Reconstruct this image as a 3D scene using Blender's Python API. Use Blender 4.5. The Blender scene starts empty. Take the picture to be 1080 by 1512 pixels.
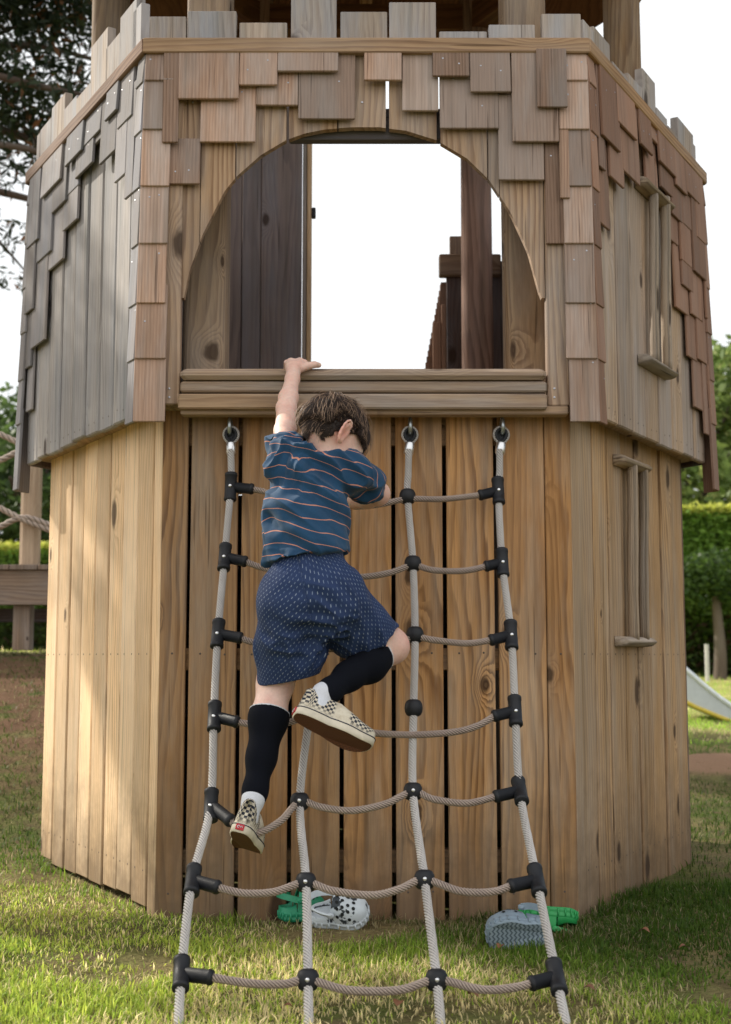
import bpy, bmesh, math, random
import numpy as np
from mathutils import Vector, Matrix, noise as mnoise
random.seed(7); rng = np.random.default_rng(11)
R = math.radians
scene = bpy.context.scene
COL = scene.collection

# ------------------------------------------------------------------ camera model
FPX, CAMY, CAMZ, HOR = 1920.0, -3.20, 0.62, 970.0
TILT = math.atan((HOR - 756) / FPX); CT, ST = math.cos(TILT), math.sin(TILT)
def ray(px, py):
    a = (px - 540) / FPX; b = (756 - py) / FPX
    return Vector((a, CT - b * ST, ST + b * CT))
def P(px, py, Y):
    d = ray(px, py); t = (Y - CAMY) / d.y
    return Vector((0, CAMY, CAMZ)) + d * t
def zat(py, Y): return P(540, py, Y).z
cam = bpy.data.cameras.new('camera'); camo = bpy.data.objects.new('camera', cam); COL.objects.link(camo)
camo.location = (0, CAMY, CAMZ); camo.rotation_euler = (R(90) + TILT, 0, 0)
cam.sensor_fit = 'VERTICAL'; cam.sensor_height = 36; cam.lens = FPX / 1512 * 36
cam.clip_end = 2000; cam.clip_start = .05
cam.dof.use_dof = True; cam.dof.focus_distance = 2.95; cam.dof.aperture_fstop = 5.6
scene.camera = camo

# ------------------------------------------------------------------ object helpers
def tag(o, label=None, cat=None, group=None, kind=None):
    if label: o['label'] = label
    if cat: o['category'] = cat
    if group: o['group'] = group
    if kind: o['kind'] = kind
    return o
def empty(name, loc=(0, 0, 0), label=None, cat=None, group=None):
    o = bpy.data.objects.new(name, None); COL.objects.link(o); o.location = loc; o.empty_display_size = .1
    return tag(o, label, cat, group)
def link(name, me, mats, parent=None, smooth=False):
    o = bpy.data.objects.new(name, me); COL.objects.link(o)
    if not isinstance(mats, (list, tuple)): mats = [mats]
    for m in mats: me.materials.append(m)
    if smooth: me.polygons.foreach_set('use_smooth', [True] * len(me.polygons))
    if parent is not None:
        o.parent = parent
        if parent.parent is None: o.matrix_parent_inverse = Matrix.Translation(parent.location).inverted()
    return o

class MB:
    def __init__(s): s.v = []; s.f = []; s.mi = []; s.g = []; s.r = []; s.sm = []
    def add(s, verts, faces, mi=0, g=None, rnd=None, smooth=False):
        b = len(s.v); s.v += [tuple(v) for v in verts]
        s.g += (g if g is not None else [tuple(v) for v in verts])
        s.r += [random.random() if rnd is None else rnd] * len(verts)
        for f in faces:
            s.f.append(tuple(b + i for i in f)); s.mi.append(mi); s.sm.append(smooth)
    def build(s, name, mats, parent=None):
        me = bpy.data.meshes.new(name); me.from_pydata(s.v, [], s.f)
        me.polygons.foreach_set('material_index', s.mi); me.polygons.foreach_set('use_smooth', s.sm)
        a = me.attributes.new('gco', 'FLOAT_VECTOR', 'POINT'); a.data.foreach_set('vector', np.array(s.g, np.float32).ravel())
        a = me.attributes.new('rnd', 'FLOAT', 'POINT'); a.data.foreach_set('value', np.array(s.r, np.float32))
        me.update()
        return link(name, me, mats, parent)

class Fr:   # frame: origin, u (across), v (up), n (outward)
    def __init__(s, O, U, V, N): s.O, s.U, s.V, s.N = Vector(O), Vector(U), Vector(V), Vector(N)
    def p(s, u, v, n=0): return s.O + s.U * u + s.V * v + s.N * n

def plank(mb, F, u0, u1, v0, v1, n0, n1, bev=.0025, mi=0, along='v', rnd=None, twist=0.0):
    ox, oy = random.uniform(0, 60), random.uniform(0, 60)
    rnd = random.random() if rnd is None else rnd
    b = min(bev, (u1 - u0) / 3, (v1 - v0) / 3, (n1 - n0) / 3)
    sec = [(u0 + b, n0), (u1 - b, n0), (u1, n0 + b), (u1, n1 - b), (u1 - b, n1), (u0 + b, n1), (u0, n1 - b), (u0, n0 + b)]
    cu, cn = (u0 + u1) / 2, (n0 + n1) / 2
    verts, g = [], []
    def ring(v, k):
        for (u, n) in sec:
            uu = cu + (u - cu) * k[0]; nn = cn + (n - cn) * k[1]
            verts.append(F.p(uu, v, nn + twist * (uu - cu)))
            g.append((uu - u0 + ox, v + oy, nn) if along == 'v' else (v - v0 + ox, uu + oy, nn))
    ki = (1 - 2 * b / (u1 - u0), 1 - 2 * b / (n1 - n0))
    L = max(2, 2)
    ring(v0, ki); ring(v0 + b, (1, 1)); ring(v1 - b, (1, 1)); ring(v1, ki)
    faces = []
    for r in range(3):
        for i in range(8):
            j = (i + 1) % 8
            faces.append((r * 8 + i, r * 8 + j, r * 8 + 8 + j, r * 8 + 8 + i))
    faces.append(tuple(range(7, -1, -1))); faces.append(tuple(24 + i for i in range(8)))
    # orientation: u x v = n for the frames used here
    mb.add(verts, faces, mi, g, rnd)

def prism(mb, F, poly, n0, n1, mi=0, rnd=None):
    ox, oy = random.uniform(0, 60), random.uniform(0, 60); k = len(poly)
    v = [F.p(u, w, n1) for u, w in poly] + [F.p(u, w, n0) for u, w in poly]
    g = [(u + ox, w + oy, n1) for u, w in poly] + [(u + ox, w + oy, n0) for u, w in poly]
    f = [tuple(range(k)), tuple(range(2 * k - 1, k - 1, -1))]
    for i in range(k):
        j = (i + 1) % k; f.append((i, k + i, k + j, j))
    mb.add(v, f, mi, g, rnd)

def nail(mb, F, u, v, n, r=.003, mi=1):
    k = 6
    vs = [F.p(u + r * math.cos(a * 2 * math.pi / k), v + r * math.sin(a * 2 * math.pi / k), n) for a in range(k)] + [F.p(u, v, n + .0012)]
    mb.add(vs, [(i, (i + 1) % k, k) for i in range(k)], mi, smooth=True)

def basis(d):
    d = d.normalized(); a = Vector((0, 0, 1)) if abs(d.z) < .9 else Vector((1, 0, 0))
    x = d.cross(a).normalized(); return x, d.cross(x).normalized(), d

def catmull(pts, step):
    pts = [Vector(p) for p in pts]; out = []
    for i in range(len(pts) - 1):
        p0 = pts[max(i - 1, 0)]; p1, p2 = pts[i], pts[i + 1]; p3 = pts[min(i + 2, len(pts) - 1)]
        n = max(1, int((p2 - p1).length / step))
        for k in range(n):
            t = k / n
            out.append(.5 * ((2 * p1) + (p2 - p0) * t + (2 * p0 - 5 * p1 + 4 * p2 - p3) * t * t + (3 * p1 - p0 - 3 * p2 + p3) * t ** 3))
    out.append(pts[-1]); return out

def sweep(mb, path, prof, mi=0, smooth=True, closed=False, twist=0.0, scale=None, rnd=None, cap=True):
    """prof: list of (x,y) section points; path: Vectors; parallel transport frame; twist in rad per metre"""
    n = len(path); k = len(prof); verts = []; g = []; s = 0; rmax = max(math.hypot(*q) for q in prof)
    rnd = random.random() if rnd is None else rnd
    T = [(path[min(i + 1, n - 1)] - path[max(i - 1, 0)]).normalized() for i in range(n)]
    x, y, _ = basis(T[0]); off = random.uniform(0, 50)
    for i in range(n):
        if i:
            s += (path[i] - path[i - 1]).length
            x = (x - T[i] * x.dot(T[i])).normalized(); y = T[i].cross(x)
        a = twist * s; c_, s_ = math.cos(a), math.sin(a); sc = scale[i] if scale is not None else 1
        for q, (px, py) in enumerate(prof):
            X, Y = (px * c_ - py * s_) * sc, (px * s_ + py * c_) * sc
            verts.append(path[i] + x * X + y * Y); g.append((q / k * .2 + off, s + off, math.hypot(px, py) / rmax))
    faces = []
    for i in range(n - 1):
        for q in range(k):
            r = (q + 1) % k; faces.append((i * k + q, i * k + r, (i + 1) * k + r, (i + 1) * k + q))
    if cap: faces.append(tuple(range(k - 1, -1, -1))); faces.append(tuple((n - 1) * k + q for q in range(k)))
    mb.add(verts, faces, mi, g, rnd, smooth)
def circ(r, k=12): return [(r * math.cos(2 * math.pi * i / k), r * math.sin(2 * math.pi * i / k)) for i in range(k)]
def tube(mb, pts, r, k=12, mi=0, rnd=None): sweep(mb, [Vector(p) for p in pts], circ(r, k), mi, True, rnd=rnd)
def ropeprof(r, lobes=6, sub=4, depth=.27):
    out = []
    for i in range(lobes * sub):
        a = 2 * math.pi * i / (lobes * sub); q = abs(math.sin(a * lobes / 2))
        rr = r * (1 - depth + depth * q ** .6); out.append((rr * math.cos(a), rr * math.sin(a)))
    return out
def rope(mb, pts, r=.0088, mi=0, step=.006, lobes=6, twist=130, sub=4):
    sweep(mb, catmull(pts, step), ropeprof(r, lobes, sub), mi, True, twist=twist)
def lathe(mb, p0, d, prof, k=20, mi=0):
    x, y, d = basis(Vector(d)); p0 = Vector(p0); vs = []; n = len(prof)
    for (r, h) in prof:
        for i in range(k):
            a = 2 * math.pi * i / k; vs.append(p0 + d * h + (x * math.cos(a) + y * math.sin(a)) * r)
    fs = []
    for j in range(n - 1):
        for i in range(k):
            q = (i + 1) % k; fs.append((j * k + i, j * k + q, j * k + k + q, j * k + k + i))
    fs.append(tuple(range(k - 1, -1, -1))); fs.append(tuple((n - 1) * k + i for i in range(k)))
    mb.add(vs, fs, mi, None, None, True)
def ball(mb, c, r, k=16, mi=0, sq=(1, 1, 1)):
    c = Vector(c); vs = []; fs = []; n = k // 2
    for j in range(n + 1):
        th = math.pi * j / n
        for i in range(k):
            a = 2 * math.pi * i / k
            vs.append(c + Vector((math.sin(th) * math.cos(a) * sq[0], math.sin(th) * math.sin(a) * sq[1], math.cos(th) * sq[2])) * r)
    for j in range(n):
        for i in range(k):
            q = (i + 1) % k; fs.append((j * k + i, (j + 1) * k + i, (j + 1) * k + q, j * k + q))
    mb.add(vs, fs, mi, None, None, True)

# ------------------------------------------------------------------ materials
class G:
    def __init__(s, name):
        s.m = bpy.data.materials.new(name); s.m.use_nodes = True; s.t = s.m.node_tree; s.b = s.t.nodes['Principled BSDF']
        s.out = s.t.nodes['Material Output']
    def n(s, ty, **kw):
        nd = s.t.nodes.new('ShaderNode' + ty)
        for k, v in kw.items():
            if k in nd.inputs.keys() if isinstance(k, str) else False: s.set(nd.inputs[k], v)
            else: setattr(nd, k, v)
        return nd
    def set(s, inp, v):
        if isinstance(v, bpy.types.NodeSocket): s.t.links.new(v, inp)
        elif isinstance(v, (tuple, list)) and inp.type == 'RGBA' and len(v) == 3: inp.default_value = (*v, 1)
        else: inp.default_value = v
    def math(s, op, a, b=0.0, c=0.0, clamp=False):
        nd = s.t.nodes.new('ShaderNodeMath'); nd.operation = op; nd.use_clamp = clamp
        s.set(nd.inputs[0], a); s.set(nd.inputs[1], b); s.set(nd.inputs[2], c); return nd.outputs[0]
    def vmul(s, v, k):
        nd = s.t.nodes.new('ShaderNodeVectorMath'); nd.operation = 'MULTIPLY'; s.set(nd.inputs[0], v); nd.inputs[1].default_value = k; return nd.outputs[0]
    def noise(s, v, scale=1, detail=3, rough=.55, out=0, dist=0):
        nd = s.t.nodes.new('ShaderNodeTexNoise'); s.set(nd.inputs['Vector'], v); nd.inputs['Scale'].default_value = scale
        nd.inputs['Detail'].default_value = detail; nd.inputs['Roughness'].default_value = rough; nd.inputs['Distortion'].default_value = dist
        return nd.outputs[out]
    def vor(s, v, scale=1, rand=1.0):
        nd = s.t.nodes.new('ShaderNodeTexVoronoi'); s.set(nd.inputs['Vector'], v); nd.inputs['Scale'].default_value = scale
        nd.inputs['Randomness'].default_value = rand; return nd
    def ramp(s, f, stops):
        nd = s.t.nodes.new('ShaderNodeValToRGB'); s.set(nd.inputs[0], f); e = nd.color_ramp.elements
        while len(e) < len(stops): e.new(.5)
        for el, (p, c) in zip(e, stops):
            el.position = p; el.color = (*c, 1) if isinstance(c, (tuple, list)) else (c, c, c, 1)
        return nd.outputs[0]
    def mix(s, f, a, b, bt='MIX'):
        nd = s.t.nodes.new('ShaderNodeMix'); nd.data_type = 'RGBA'; nd.blend_type = bt; nd.clamp_factor = True
        s.set(nd.inputs[0], f); s.set(nd.inputs[6], a); s.set(nd.inputs[7], b); return nd.outputs[2]
    def mr(s, v, a, b, c=0.0, d=1.0, smooth=False):
        nd = s.t.nodes.new('ShaderNodeMapRange'); nd.clamp = True
        if smooth: nd.interpolation_type = 'SMOOTHSTEP'
        s.set(nd.inputs[0], v); nd.inputs[1].default_value = a; nd.inputs[2].default_value = b; nd.inputs[3].default_value = c; nd.inputs[4].default_value = d
        return nd.outputs[0]
    def attr(s, name, out='Vector'):
        nd = s.t.nodes.new('ShaderNodeAttribute'); nd.attribute_name = name; return nd.outputs[out]
    def obj(s): return s.t.nodes.new('ShaderNodeTexCoord').outputs['Object']
    def sep(s, v):
        nd = s.t.nodes.new('ShaderNodeSeparateXYZ'); s.set(nd.inputs[0], v); return nd.outputs
    def comb(s, x, y, z=0.0):
        nd = s.t.nodes.new('ShaderNodeCombineXYZ')
        for i, q in enumerate((x, y, z)): s.set(nd.inputs[i], q)
        return nd.outputs[0]
    def bump(s, h, strength=.3, dist=.002):
        nd = s.t.nodes.new('ShaderNodeBump'); s.set(nd.inputs['Height'], h); nd.inputs['Strength'].default_value = strength; nd.inputs['Distance'].default_value = dist
        s.t.links.new(nd.outputs[0], s.b.inputs['Normal'])
    def col(s, c): s.set(s.b.inputs['Base Color'], c)
    def rough(s, v): s.set(s.b.inputs['Roughness'], v)
    def scalecol(s, c, f):
        nd = s.t.nodes.new('ShaderNodeVectorMath'); nd.operation = 'SCALE'; s.set(nd.inputs[0], c); s.set(nd.inputs['Scale'], f); return nd.outputs[0]

def wood(name, light, dark, grey=(.32, .31, .30), greyamt=.35, ring=55, knots=.6, rough=.82, bump=.35, var=.35, band=.75, warp=9, knotcol=(.035, .018, .01), warm=None):
    g = G(name); c = g.attr('gco'); rn = g.attr('rnd', 'Fac'); x, y, z = g.sep(c)
    n1 = g.noise(g.vmul(c, (5.5, .75, 5)), 1, 2, .5)
    n2 = g.noise(g.vmul(c, (26, 2.2, 20)), 1, 3, .6)
    kv = g.vor(g.vmul(c, (6.5, 3.2, 0.01)), 1, 1.0); kv.voronoi_dimensions = '2D'; ksz = g.sep(kv.outputs['Color']); kd = g.math('DIVIDE', g.math('ADD', kv.outputs['Distance'], g.math('MULTIPLY', g.math('SUBTRACT', g.noise(g.vmul(c, (60, 30, 1)), 1, 2), .5), .06)), g.math('ADD', .35, g.math('MULTIPLY', ksz[1], .95)))
    kg = g.math('GREATER_THAN', ksz[0], 1 - knots * .55)
    K = g.math('MULTIPLY', kg, g.mr(kd, 0, .36, 1, 0, True))
    h = g.math('ADD', g.math('MULTIPLY', x, ring), g.math('MULTIPLY', n1, warp))
    h = g.math('ADD', h, g.math('MULTIPLY', n2, 1.3)); h = g.math('ADD', h, g.math('MULTIPLY', g.math('POWER', K, 1.4), 4.5))
    b = g.ramp(g.math('FRACT', h), [(0, 0.0), (.35, .10), (.80, 1.0), (.93, .85), (1, 0.0)])
    amp = g.mr(g.noise(g.vmul(c, (9, 1.1, 4)), 1, 2), .3, .65, .35, 1)
    bb = g.math('MULTIPLY', g.math('MULTIPLY', b, amp), min(1.0, band * 1.25))
    cc = g.mix(bb, light, dark)
    if warm: cc = g.mix(g.mr(g.noise(g.vmul(c, (3, .6, 3)), 1.3, 2), .42, .68, 0, .8), cc, warm)
    gm = g.mr(g.noise(g.vmul(c, (11, 1.6, 6)), 1, 4, .65), .42, .70, 0, greyamt)
    cc = g.mix(gm, cc, grey)
    fib = g.noise(g.vmul(c, (420, 14, 90)), 1, 2, .6)
    cc = g.scalecol(cc, g.mr(fib, .25, .75, .84, 1.16))
    cc = g.scalecol(cc, g.mr(rn, 0, 1, 1 - var / 2, 1 + var / 2))
    gb = g.math('FRACT', g.math('MULTIPLY', rn, 7.31)); cc = g.mix(g.mr(gb, .45, 1, 0, greyamt * .6), cc, grey)
    st_ = g.mr(g.noise(g.vmul(c, (38, .9, 10)), 1, 2, .5), .55, .75, 0, .42); cc = g.mix(st_, cc, tuple(.55 * q for q in dark[:1]) + tuple(.75 * q for q in dark[1:]))
    oz = g.sep(g.obj())[2]; mudn = g.noise(g.obj(), 14, 4, .65); mud = g.mr(g.math('ADD', oz, g.math('MULTIPLY', mudn, -.34)), -.14, .16, .75, 0); cc = g.mix(mud, cc, (.13, .085, .05))
    blot = g.noise(g.obj(), 2.3, 3, .6); cc = g.scalecol(cc, g.mr(blot, .3, .7, .86, 1.14))
    core = g.math('MULTIPLY', kg, g.mr(kd, .06, .135, 1, 0, True))
    cc = g.mix(g.math('MULTIPLY', core, .82), cc, knotcol)
    # fine drying checks
    ck = g.mr(g.noise(g.vmul(c, (150, 3.2, 40)), 1, 1, .4), .24, .31, 1, 0); cc = g.mix(g.math('MULTIPLY', ck, .55), cc, tuple(.25 * q for q in dark))
    g.col(cc); g.rough(rough); g.b.inputs['Specular IOR Level'].default_value = .25
    hh = g.math('ADD', g.math('MULTIPLY', bb, -.6), g.math('MULTIPLY', fib, .5)); hh = g.math('SUBTRACT', hh, g.math('ADD', core, ck))
    g.bump(hh, bump, .002)
    return g.m

M = {}
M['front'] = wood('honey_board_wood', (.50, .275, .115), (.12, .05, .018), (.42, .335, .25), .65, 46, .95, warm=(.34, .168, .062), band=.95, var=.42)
M['left'] = wood('pale_board_wood', (.88, .62, .37), (.42, .235, .10), (.80, .65, .48), .5, 70, .5, band=.5)  # left wall made paler so its colour carries part of the sunlight
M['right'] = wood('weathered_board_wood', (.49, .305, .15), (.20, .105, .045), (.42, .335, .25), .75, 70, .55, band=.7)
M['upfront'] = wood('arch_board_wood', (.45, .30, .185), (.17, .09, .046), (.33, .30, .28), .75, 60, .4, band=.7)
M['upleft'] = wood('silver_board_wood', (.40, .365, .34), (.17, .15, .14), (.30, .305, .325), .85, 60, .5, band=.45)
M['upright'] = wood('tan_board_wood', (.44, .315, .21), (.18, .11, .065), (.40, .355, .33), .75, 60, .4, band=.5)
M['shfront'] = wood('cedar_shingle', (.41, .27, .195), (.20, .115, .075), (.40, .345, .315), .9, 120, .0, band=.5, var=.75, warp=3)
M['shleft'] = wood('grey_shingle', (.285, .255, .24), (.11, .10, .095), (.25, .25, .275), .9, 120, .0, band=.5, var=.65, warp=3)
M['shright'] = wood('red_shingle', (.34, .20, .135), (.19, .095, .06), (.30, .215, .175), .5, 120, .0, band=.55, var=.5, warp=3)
M['rail'] = wood('rail_wood', (.44, .27, .14), (.22, .11, .05), (.38, .31, .25), .6, 60, .5)
M['sill'] = wood('sill_wood', (.40, .27, .165), (.20, .115, .065), (.37, .325, .29), .8, 60, .6)
M['raildark'] = wood('dark_rail_wood', (.24, .15, .10), (.11, .06, .04), (.25, .21, .19), .5, 60, .4)
M['merlon'] = wood('battlement_wood', (.45, .37, .30), (.22, .16, .125), (.38, .39, .42), .9, 60, .3, band=.55)
M['post'] = wood('post_wood', (.33, .22, .125), (.15, .08, .04), (.30, .27, .24), .5, 55, .9, warp=12)
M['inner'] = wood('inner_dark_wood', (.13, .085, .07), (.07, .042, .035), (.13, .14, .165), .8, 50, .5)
M['panel'] = wood('door_panel_wood', (.27, .19, .15), (.12, .075, .06), (.23, .225, .25), .9, 45, .9)
M['postdark'] = wood('dark_post_wood', (.26, .16, .12), (.11, .06, .045), (.22, .18, .17), .5, 55, .6, warp=14)
M['roof'] = wood('roof_wood', (.16, .072, .035), (.08, .032, .016), (.15, .08, .05), .3, 40, .2)
M['branch'] = wood('branch_wood', (.43, .32, .21), (.15, .09, .05), (.38, .34, .30), .8, 90, .3, band=.7, bump=.9)
M['deck'] = wood('deck_wood', (.27, .19, .13), (.15, .09, .06), (.26, .23, .21), .7, 50, .4)
M['pale_post'] = wood('pale_post_wood', (.55, .40, .27), (.36, .22, .13), (.5, .43, .35), .4, 50, .4, band=.4)

def simple(name, c, rough=.5, metal=0, var=.12, scale=40, bump=0, spec=.5, sss=0):
    g = G(name); nz = g.noise(g.obj(), scale, 4, .6)
    g.col(g.scalecol(g.mix(0, c, c), g.mr(nz, .25, .75, 1 - var, 1 + var))); g.rough(g.mr(nz, .3, .7, max(.03, rough - .08), min(1, rough + .08))); g.b.inputs['Metallic'].default_value = metal
    g.b.inputs['Specular IOR Level'].default_value = spec
    if bump: g.bump(g.noise(g.obj(), scale * 3, 4, .6), bump, .001)
    if sss:
        g.b.inputs['Subsurface Weight'].default_value = sss; g.b.inputs['Subsurface Radius'].default_value = (.012, .005, .003); g.b.inputs['Subsurface Scale'].default_value = .6
    return g.m
M['nail'] = simple('steel_nail', (.42, .42, .45), .35, .8)
M['rust'] = simple('rusty_nail', (.10, .075, .06), .7, .3)
M['plastic'] = simple('black_plastic', (.013, .014, .017), .55, 0, .3, 60, .12, .35)
M['steel'] = simple('galvanised_steel', (.42, .46, .47), .38, .9, .15, 90)
M['alu'] = simple('aluminium_sleeve', (.72, .73, .74), .3, .95, .08, 120)
def ropemat(name, a, b):
    g = G(name); c = g.attr('gco'); n = g.noise(g.vmul(c, (60, 90, 1)), 4, 3, .7); n2 = g.noise(g.vmul(c, (2, 6, 1)), 1, 2)
    g.col(g.mix(g.mr(n2, .35, .65), g.mix(n, a, tuple(.6 * q for q in a)), g.mix(n, b, tuple(.6 * q for q in b))))
    zz = g.sep(c)[2]; cc = g.mix(g.mr(n2, .35, .65), g.mix(n, a, tuple(.6 * q for q in a)), g.mix(n, b, tuple(.6 * q for q in b)))
    g.col(g.scalecol(cc, g.mr(zz, .74, .93, .22, 1.12))); g.rough(.75); g.bump(n, .4, .001); return g.m  # groove shade between the strands is put into the colour
M['rope'] = ropemat('net_rope_fibre', (.62, .59, .56), (.52, .49, .46))
M['ropebrown'] = ropemat('rung_rope_fibre', (.50, .40, .33), (.42, .33, .28))
M['hemp'] = ropemat('hemp_rope_fibre', (.58, .47, .38), (.48, .38, .31))
# ================================================================== TOWER
CX, CYc = .002, .825
A1, A2 = .879, .945
HX, FX, FY = .5075, .986, .825                 # front half width, far corner x, depth of the far corners behind the front wall
def hexv(o):                                   # the six wall corners, offset outward by o
    L = math.hypot(FX - HX, FY); nx, ny = FY / L, (FX - HX) / L      # side normal (+-nx, -+ny)
    fx = FX + o / nx; hx = FX + o / nx - (FY + o) * (FX - HX) / FY
    return [(CX - hx, -o), (CX + hx, -o), (CX + fx, FY), (CX + hx, 2 * FY + o), (CX - hx, 2 * FY + o), (CX - fx, FY)]
def ends(k, a): v = hexv(a - A1); return {0: (v[0], v[1]), 5: (v[1], v[2]), 4: (v[2], v[3]), 3: (v[3], v[4]), 2: (v[4], v[5]), 1: (v[5], v[0])}[k]
def face(k, a):
    (x0, y0), (x1, y1) = ends(k, a); L = math.hypot(x1 - x0, y1 - y0); ux_, uy_ = (x1 - x0) / L, (y1 - y0) / L
    return Fr(((x0 + x1) / 2, (y0 + y1) / 2, 0), (ux_, uy_, 0), (0, 0, 1), (uy_, -ux_, 0))
def hl(k, a): (x0, y0), (x1, y1) = ends(k, a); return math.hypot(x1 - x0, y1 - y0) / 2
def face_uv(k, a, px, py):
    F = face(k, a); d = ray(px, py); o = Vector((0, CAMY, CAMZ))
    t = (F.O - o).dot(F.N) / d.dot(F.N); q = o + d * t - F.O
    return q.dot(F.U), q.z
YU = A1 - A2
ZRT, ZRB = zat(54, YU - .03), zat(76, YU - .03)       # top rail
ZUB = zat(606, YU)                                     # lower edge of the upper wall
ZS = zat(543, YU - .03)                                # window sill top
tower = empty('castle_playhouse', (CX, CYc, 0), 'hexagonal wooden castle play tower with shingled upper storey and an arched opening', 'play tower')

# ---- lower walls
def lower_face(k):
    mb = MB(); F = face(k, A1); h = hl(k, A1)
    if k == 0:
        xs = [(-h, -h + .064)]; p = .1268; u = -h + .0725
        for i in range(7): xs.append((u, u + p - .0105)); u += p
        xs.append((h - .064, h)); mk = 'front'
        for a, b in xs:
            dn = random.uniform(-.003, .003)
            plank(mb, F, a, b, -.03, ZUB + .05, -.022 + dn, dn)
            for zz in (zat(965, 0), zat(1318, 0)):
                for q in ((a + b) / 2 - .03, (a + b) / 2 + .03) if b - a > .08 else ((a + b) / 2,): nail(mb, F, q, zz + random.uniform(-.003, .003), dn + .0004, .0028)
        plank(mb, F, -h + .05, h - .05, zat(990, 0), zat(957, 0), -.07, -.026, along='u')
        plank(mb, F, -h + .05, h - .05, .10, .155, -.07, -.026, along='u')
        plank(mb, F, -h + .05, h - .05, zat(656, 0), ZUB + .06, -.07, -.026, along='u')
    else:
        n = 8; w = (2 * h - .05) / n; u = -h + (.05 if k == 5 else 0)
        if k == 1: plank(mb, F, h - .05, h - .002, -.05, ZUB + .05, -.022, .001)
        if k == 5: plank(mb, F, -h + .002, -h + .05, -.05, ZUB + .05, -.022, .001)
        for i in range(n):
            dn = random.uniform(-.003, .003)
            plank(mb, F, u + .001, u + w - .0085, random.uniform(-.02, 0) + (.03 if k == 1 else -.01), ZUB + .05, -.022 + dn, dn, bev=.003)
            for zz in (face_uv(1 if k == 1 else 5, A1, 150 if k == 1 else 930, 966)[1], .1): 
                for q in (.25, .75): nail(mb, F, u + w * q, zz, dn + .0004, .0026)
            u += w
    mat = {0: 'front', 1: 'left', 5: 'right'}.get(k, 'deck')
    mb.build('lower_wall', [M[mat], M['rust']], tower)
for k in range(6): lower_face(k)
for k in (2, 3, 4):
    mb = MB(); F = face(k, A1 - .024); e_ = hl(k, A1) - .03; plank(mb, F, -e_, e_, .0, .95, -.012, 0, along='u'); plank(mb, F, -e_, e_, .948, ZUB, -.012, 0, along='u'); mb.build('light_block_panel', M['inner'], tower)  # gapless panels added inside the rear walls to keep the interior dark

# ---- deck floor of the upper storey (its rim is seen under the overhang)
def hexpts(r, z, a0=-120): return [(CX + r * math.cos(R(a0 + 60 * i)), CYc + r * math.sin(R(a0 + 60 * i)), z) for i in range(6)]
mb = MB(); v = [(x, y, ZUB + .012) for x, y in hexv(A2 - A1 - .026)] + [(x, y, ZUB + .045) for x, y in hexv(A2 - A1 - .026)]
mb.add(v, [tuple(range(5, -1, -1)), tuple(range(6, 12))] + [(i, (i + 1) % 6, 6 + (i + 1) % 6, 6 + i) for i in range(6)])
mb.build('deck_floor', M['rail'], tower)

# ---- front upper wall with the arch
arch_px = [(268, 470), (272, 440), (280, 400), (300, 345), (332, 282), (350, 260), (385, 229), (422, 207), (450, 197), (480, 191), (520, 188), (560, 188), (600, 193), (645, 207), (690, 234), (722, 265), (755, 315), (780, 370), (795, 425), (803, 470)]
arch = [face_uv(0, A2, x, y) for x, y in arch_px]
def arch_z(u):
    if u <= arch[0][0] or u >= arch[-1][0]: return None
    for (a, za), (b, zb) in zip(arch, arch[1:]):
        if a <= u <= b: return za + (zb - za) * (u - a) / (b - a)
F0 = face(0, A2); mb = MB()
ux = lambda px, py=300: face_uv(0, A2, px, py)[0]
cuts = [(272, 297), (298, 348), (350, 423), (427, 498), (500, 570), (575, 645), (651, 719), (720.5, 736.5), (737.5, 801)]
for a, b in cuts:
    u0, u1 = ux(a, 200), ux(b, 200); n = 14; poly = []
    for i in range(n + 1):
        u = u0 + (u1 - u0) * i / n; z = arch_z(u)
        poly.append((u, max(z if z else 0, zat(440, YU)) if z else zat(440, YU)))
    prism(mb, F0, poly + [(u1, ZRB + .03), (u0, ZRB + .03)], -.022, random.uniform(-.001, .001))
    nail(mb, F0, (u0 + u1) / 2, ZRB - .12, .002)
h2 = hl(0, A2); hs2 = hl(1, A2)
plank(mb, F0, ux(243, 450), ux(268, 450), zat(598, YU), ZRB + .03, -.024, .010)
plank(mb, F0, -h2 + .004, ux(242, 450), ZUB - .005, ZRB + .03, -.022, 0)
plank(mb, F0, ux(806, 450), ux(838, 450), zat(600, YU), ZRB + .03, -.024, .010)
plank(mb, F0, ux(839, 450), h2 - .004, ZUB - .005, ZRB + .03, -.022, 0)
for px in (255, 822):
    for py in (575, 588): nail(mb, F0, ux(px - 4, py), zat(py, YU), .011, .003); 
mb.build('upper_wall', [M['upfront'], M['nail']], tower)
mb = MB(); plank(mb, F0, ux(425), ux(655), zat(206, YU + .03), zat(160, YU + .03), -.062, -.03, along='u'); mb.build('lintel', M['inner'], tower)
# sill boards
for i, (y0, y1, n0, n1, x0, x1) in enumerate(((544, 560, -.04, .034, 268.5, 805), (562, 578, -.022, .024, 268.5, 805.5), (581, 603.5, -.022, .03, 266, 805.5))):
    mb = MB(); plank(mb, F0, ux(x0, 560), ux(x1, 560), zat(y1, YU - .03), zat(y0, YU - .03), n0, n1, along='u', bev=(.011 if i == 0 else .004)); mb.build('sill_board', M['sill'], tower)
mb = MB(); plank(mb, F0, ux(268.5, 560), ux(838, 560), ZUB - .012, ZUB + .010, -.03, .012, along='u'); mb.build('sill_board', M['rail'], tower)

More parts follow.
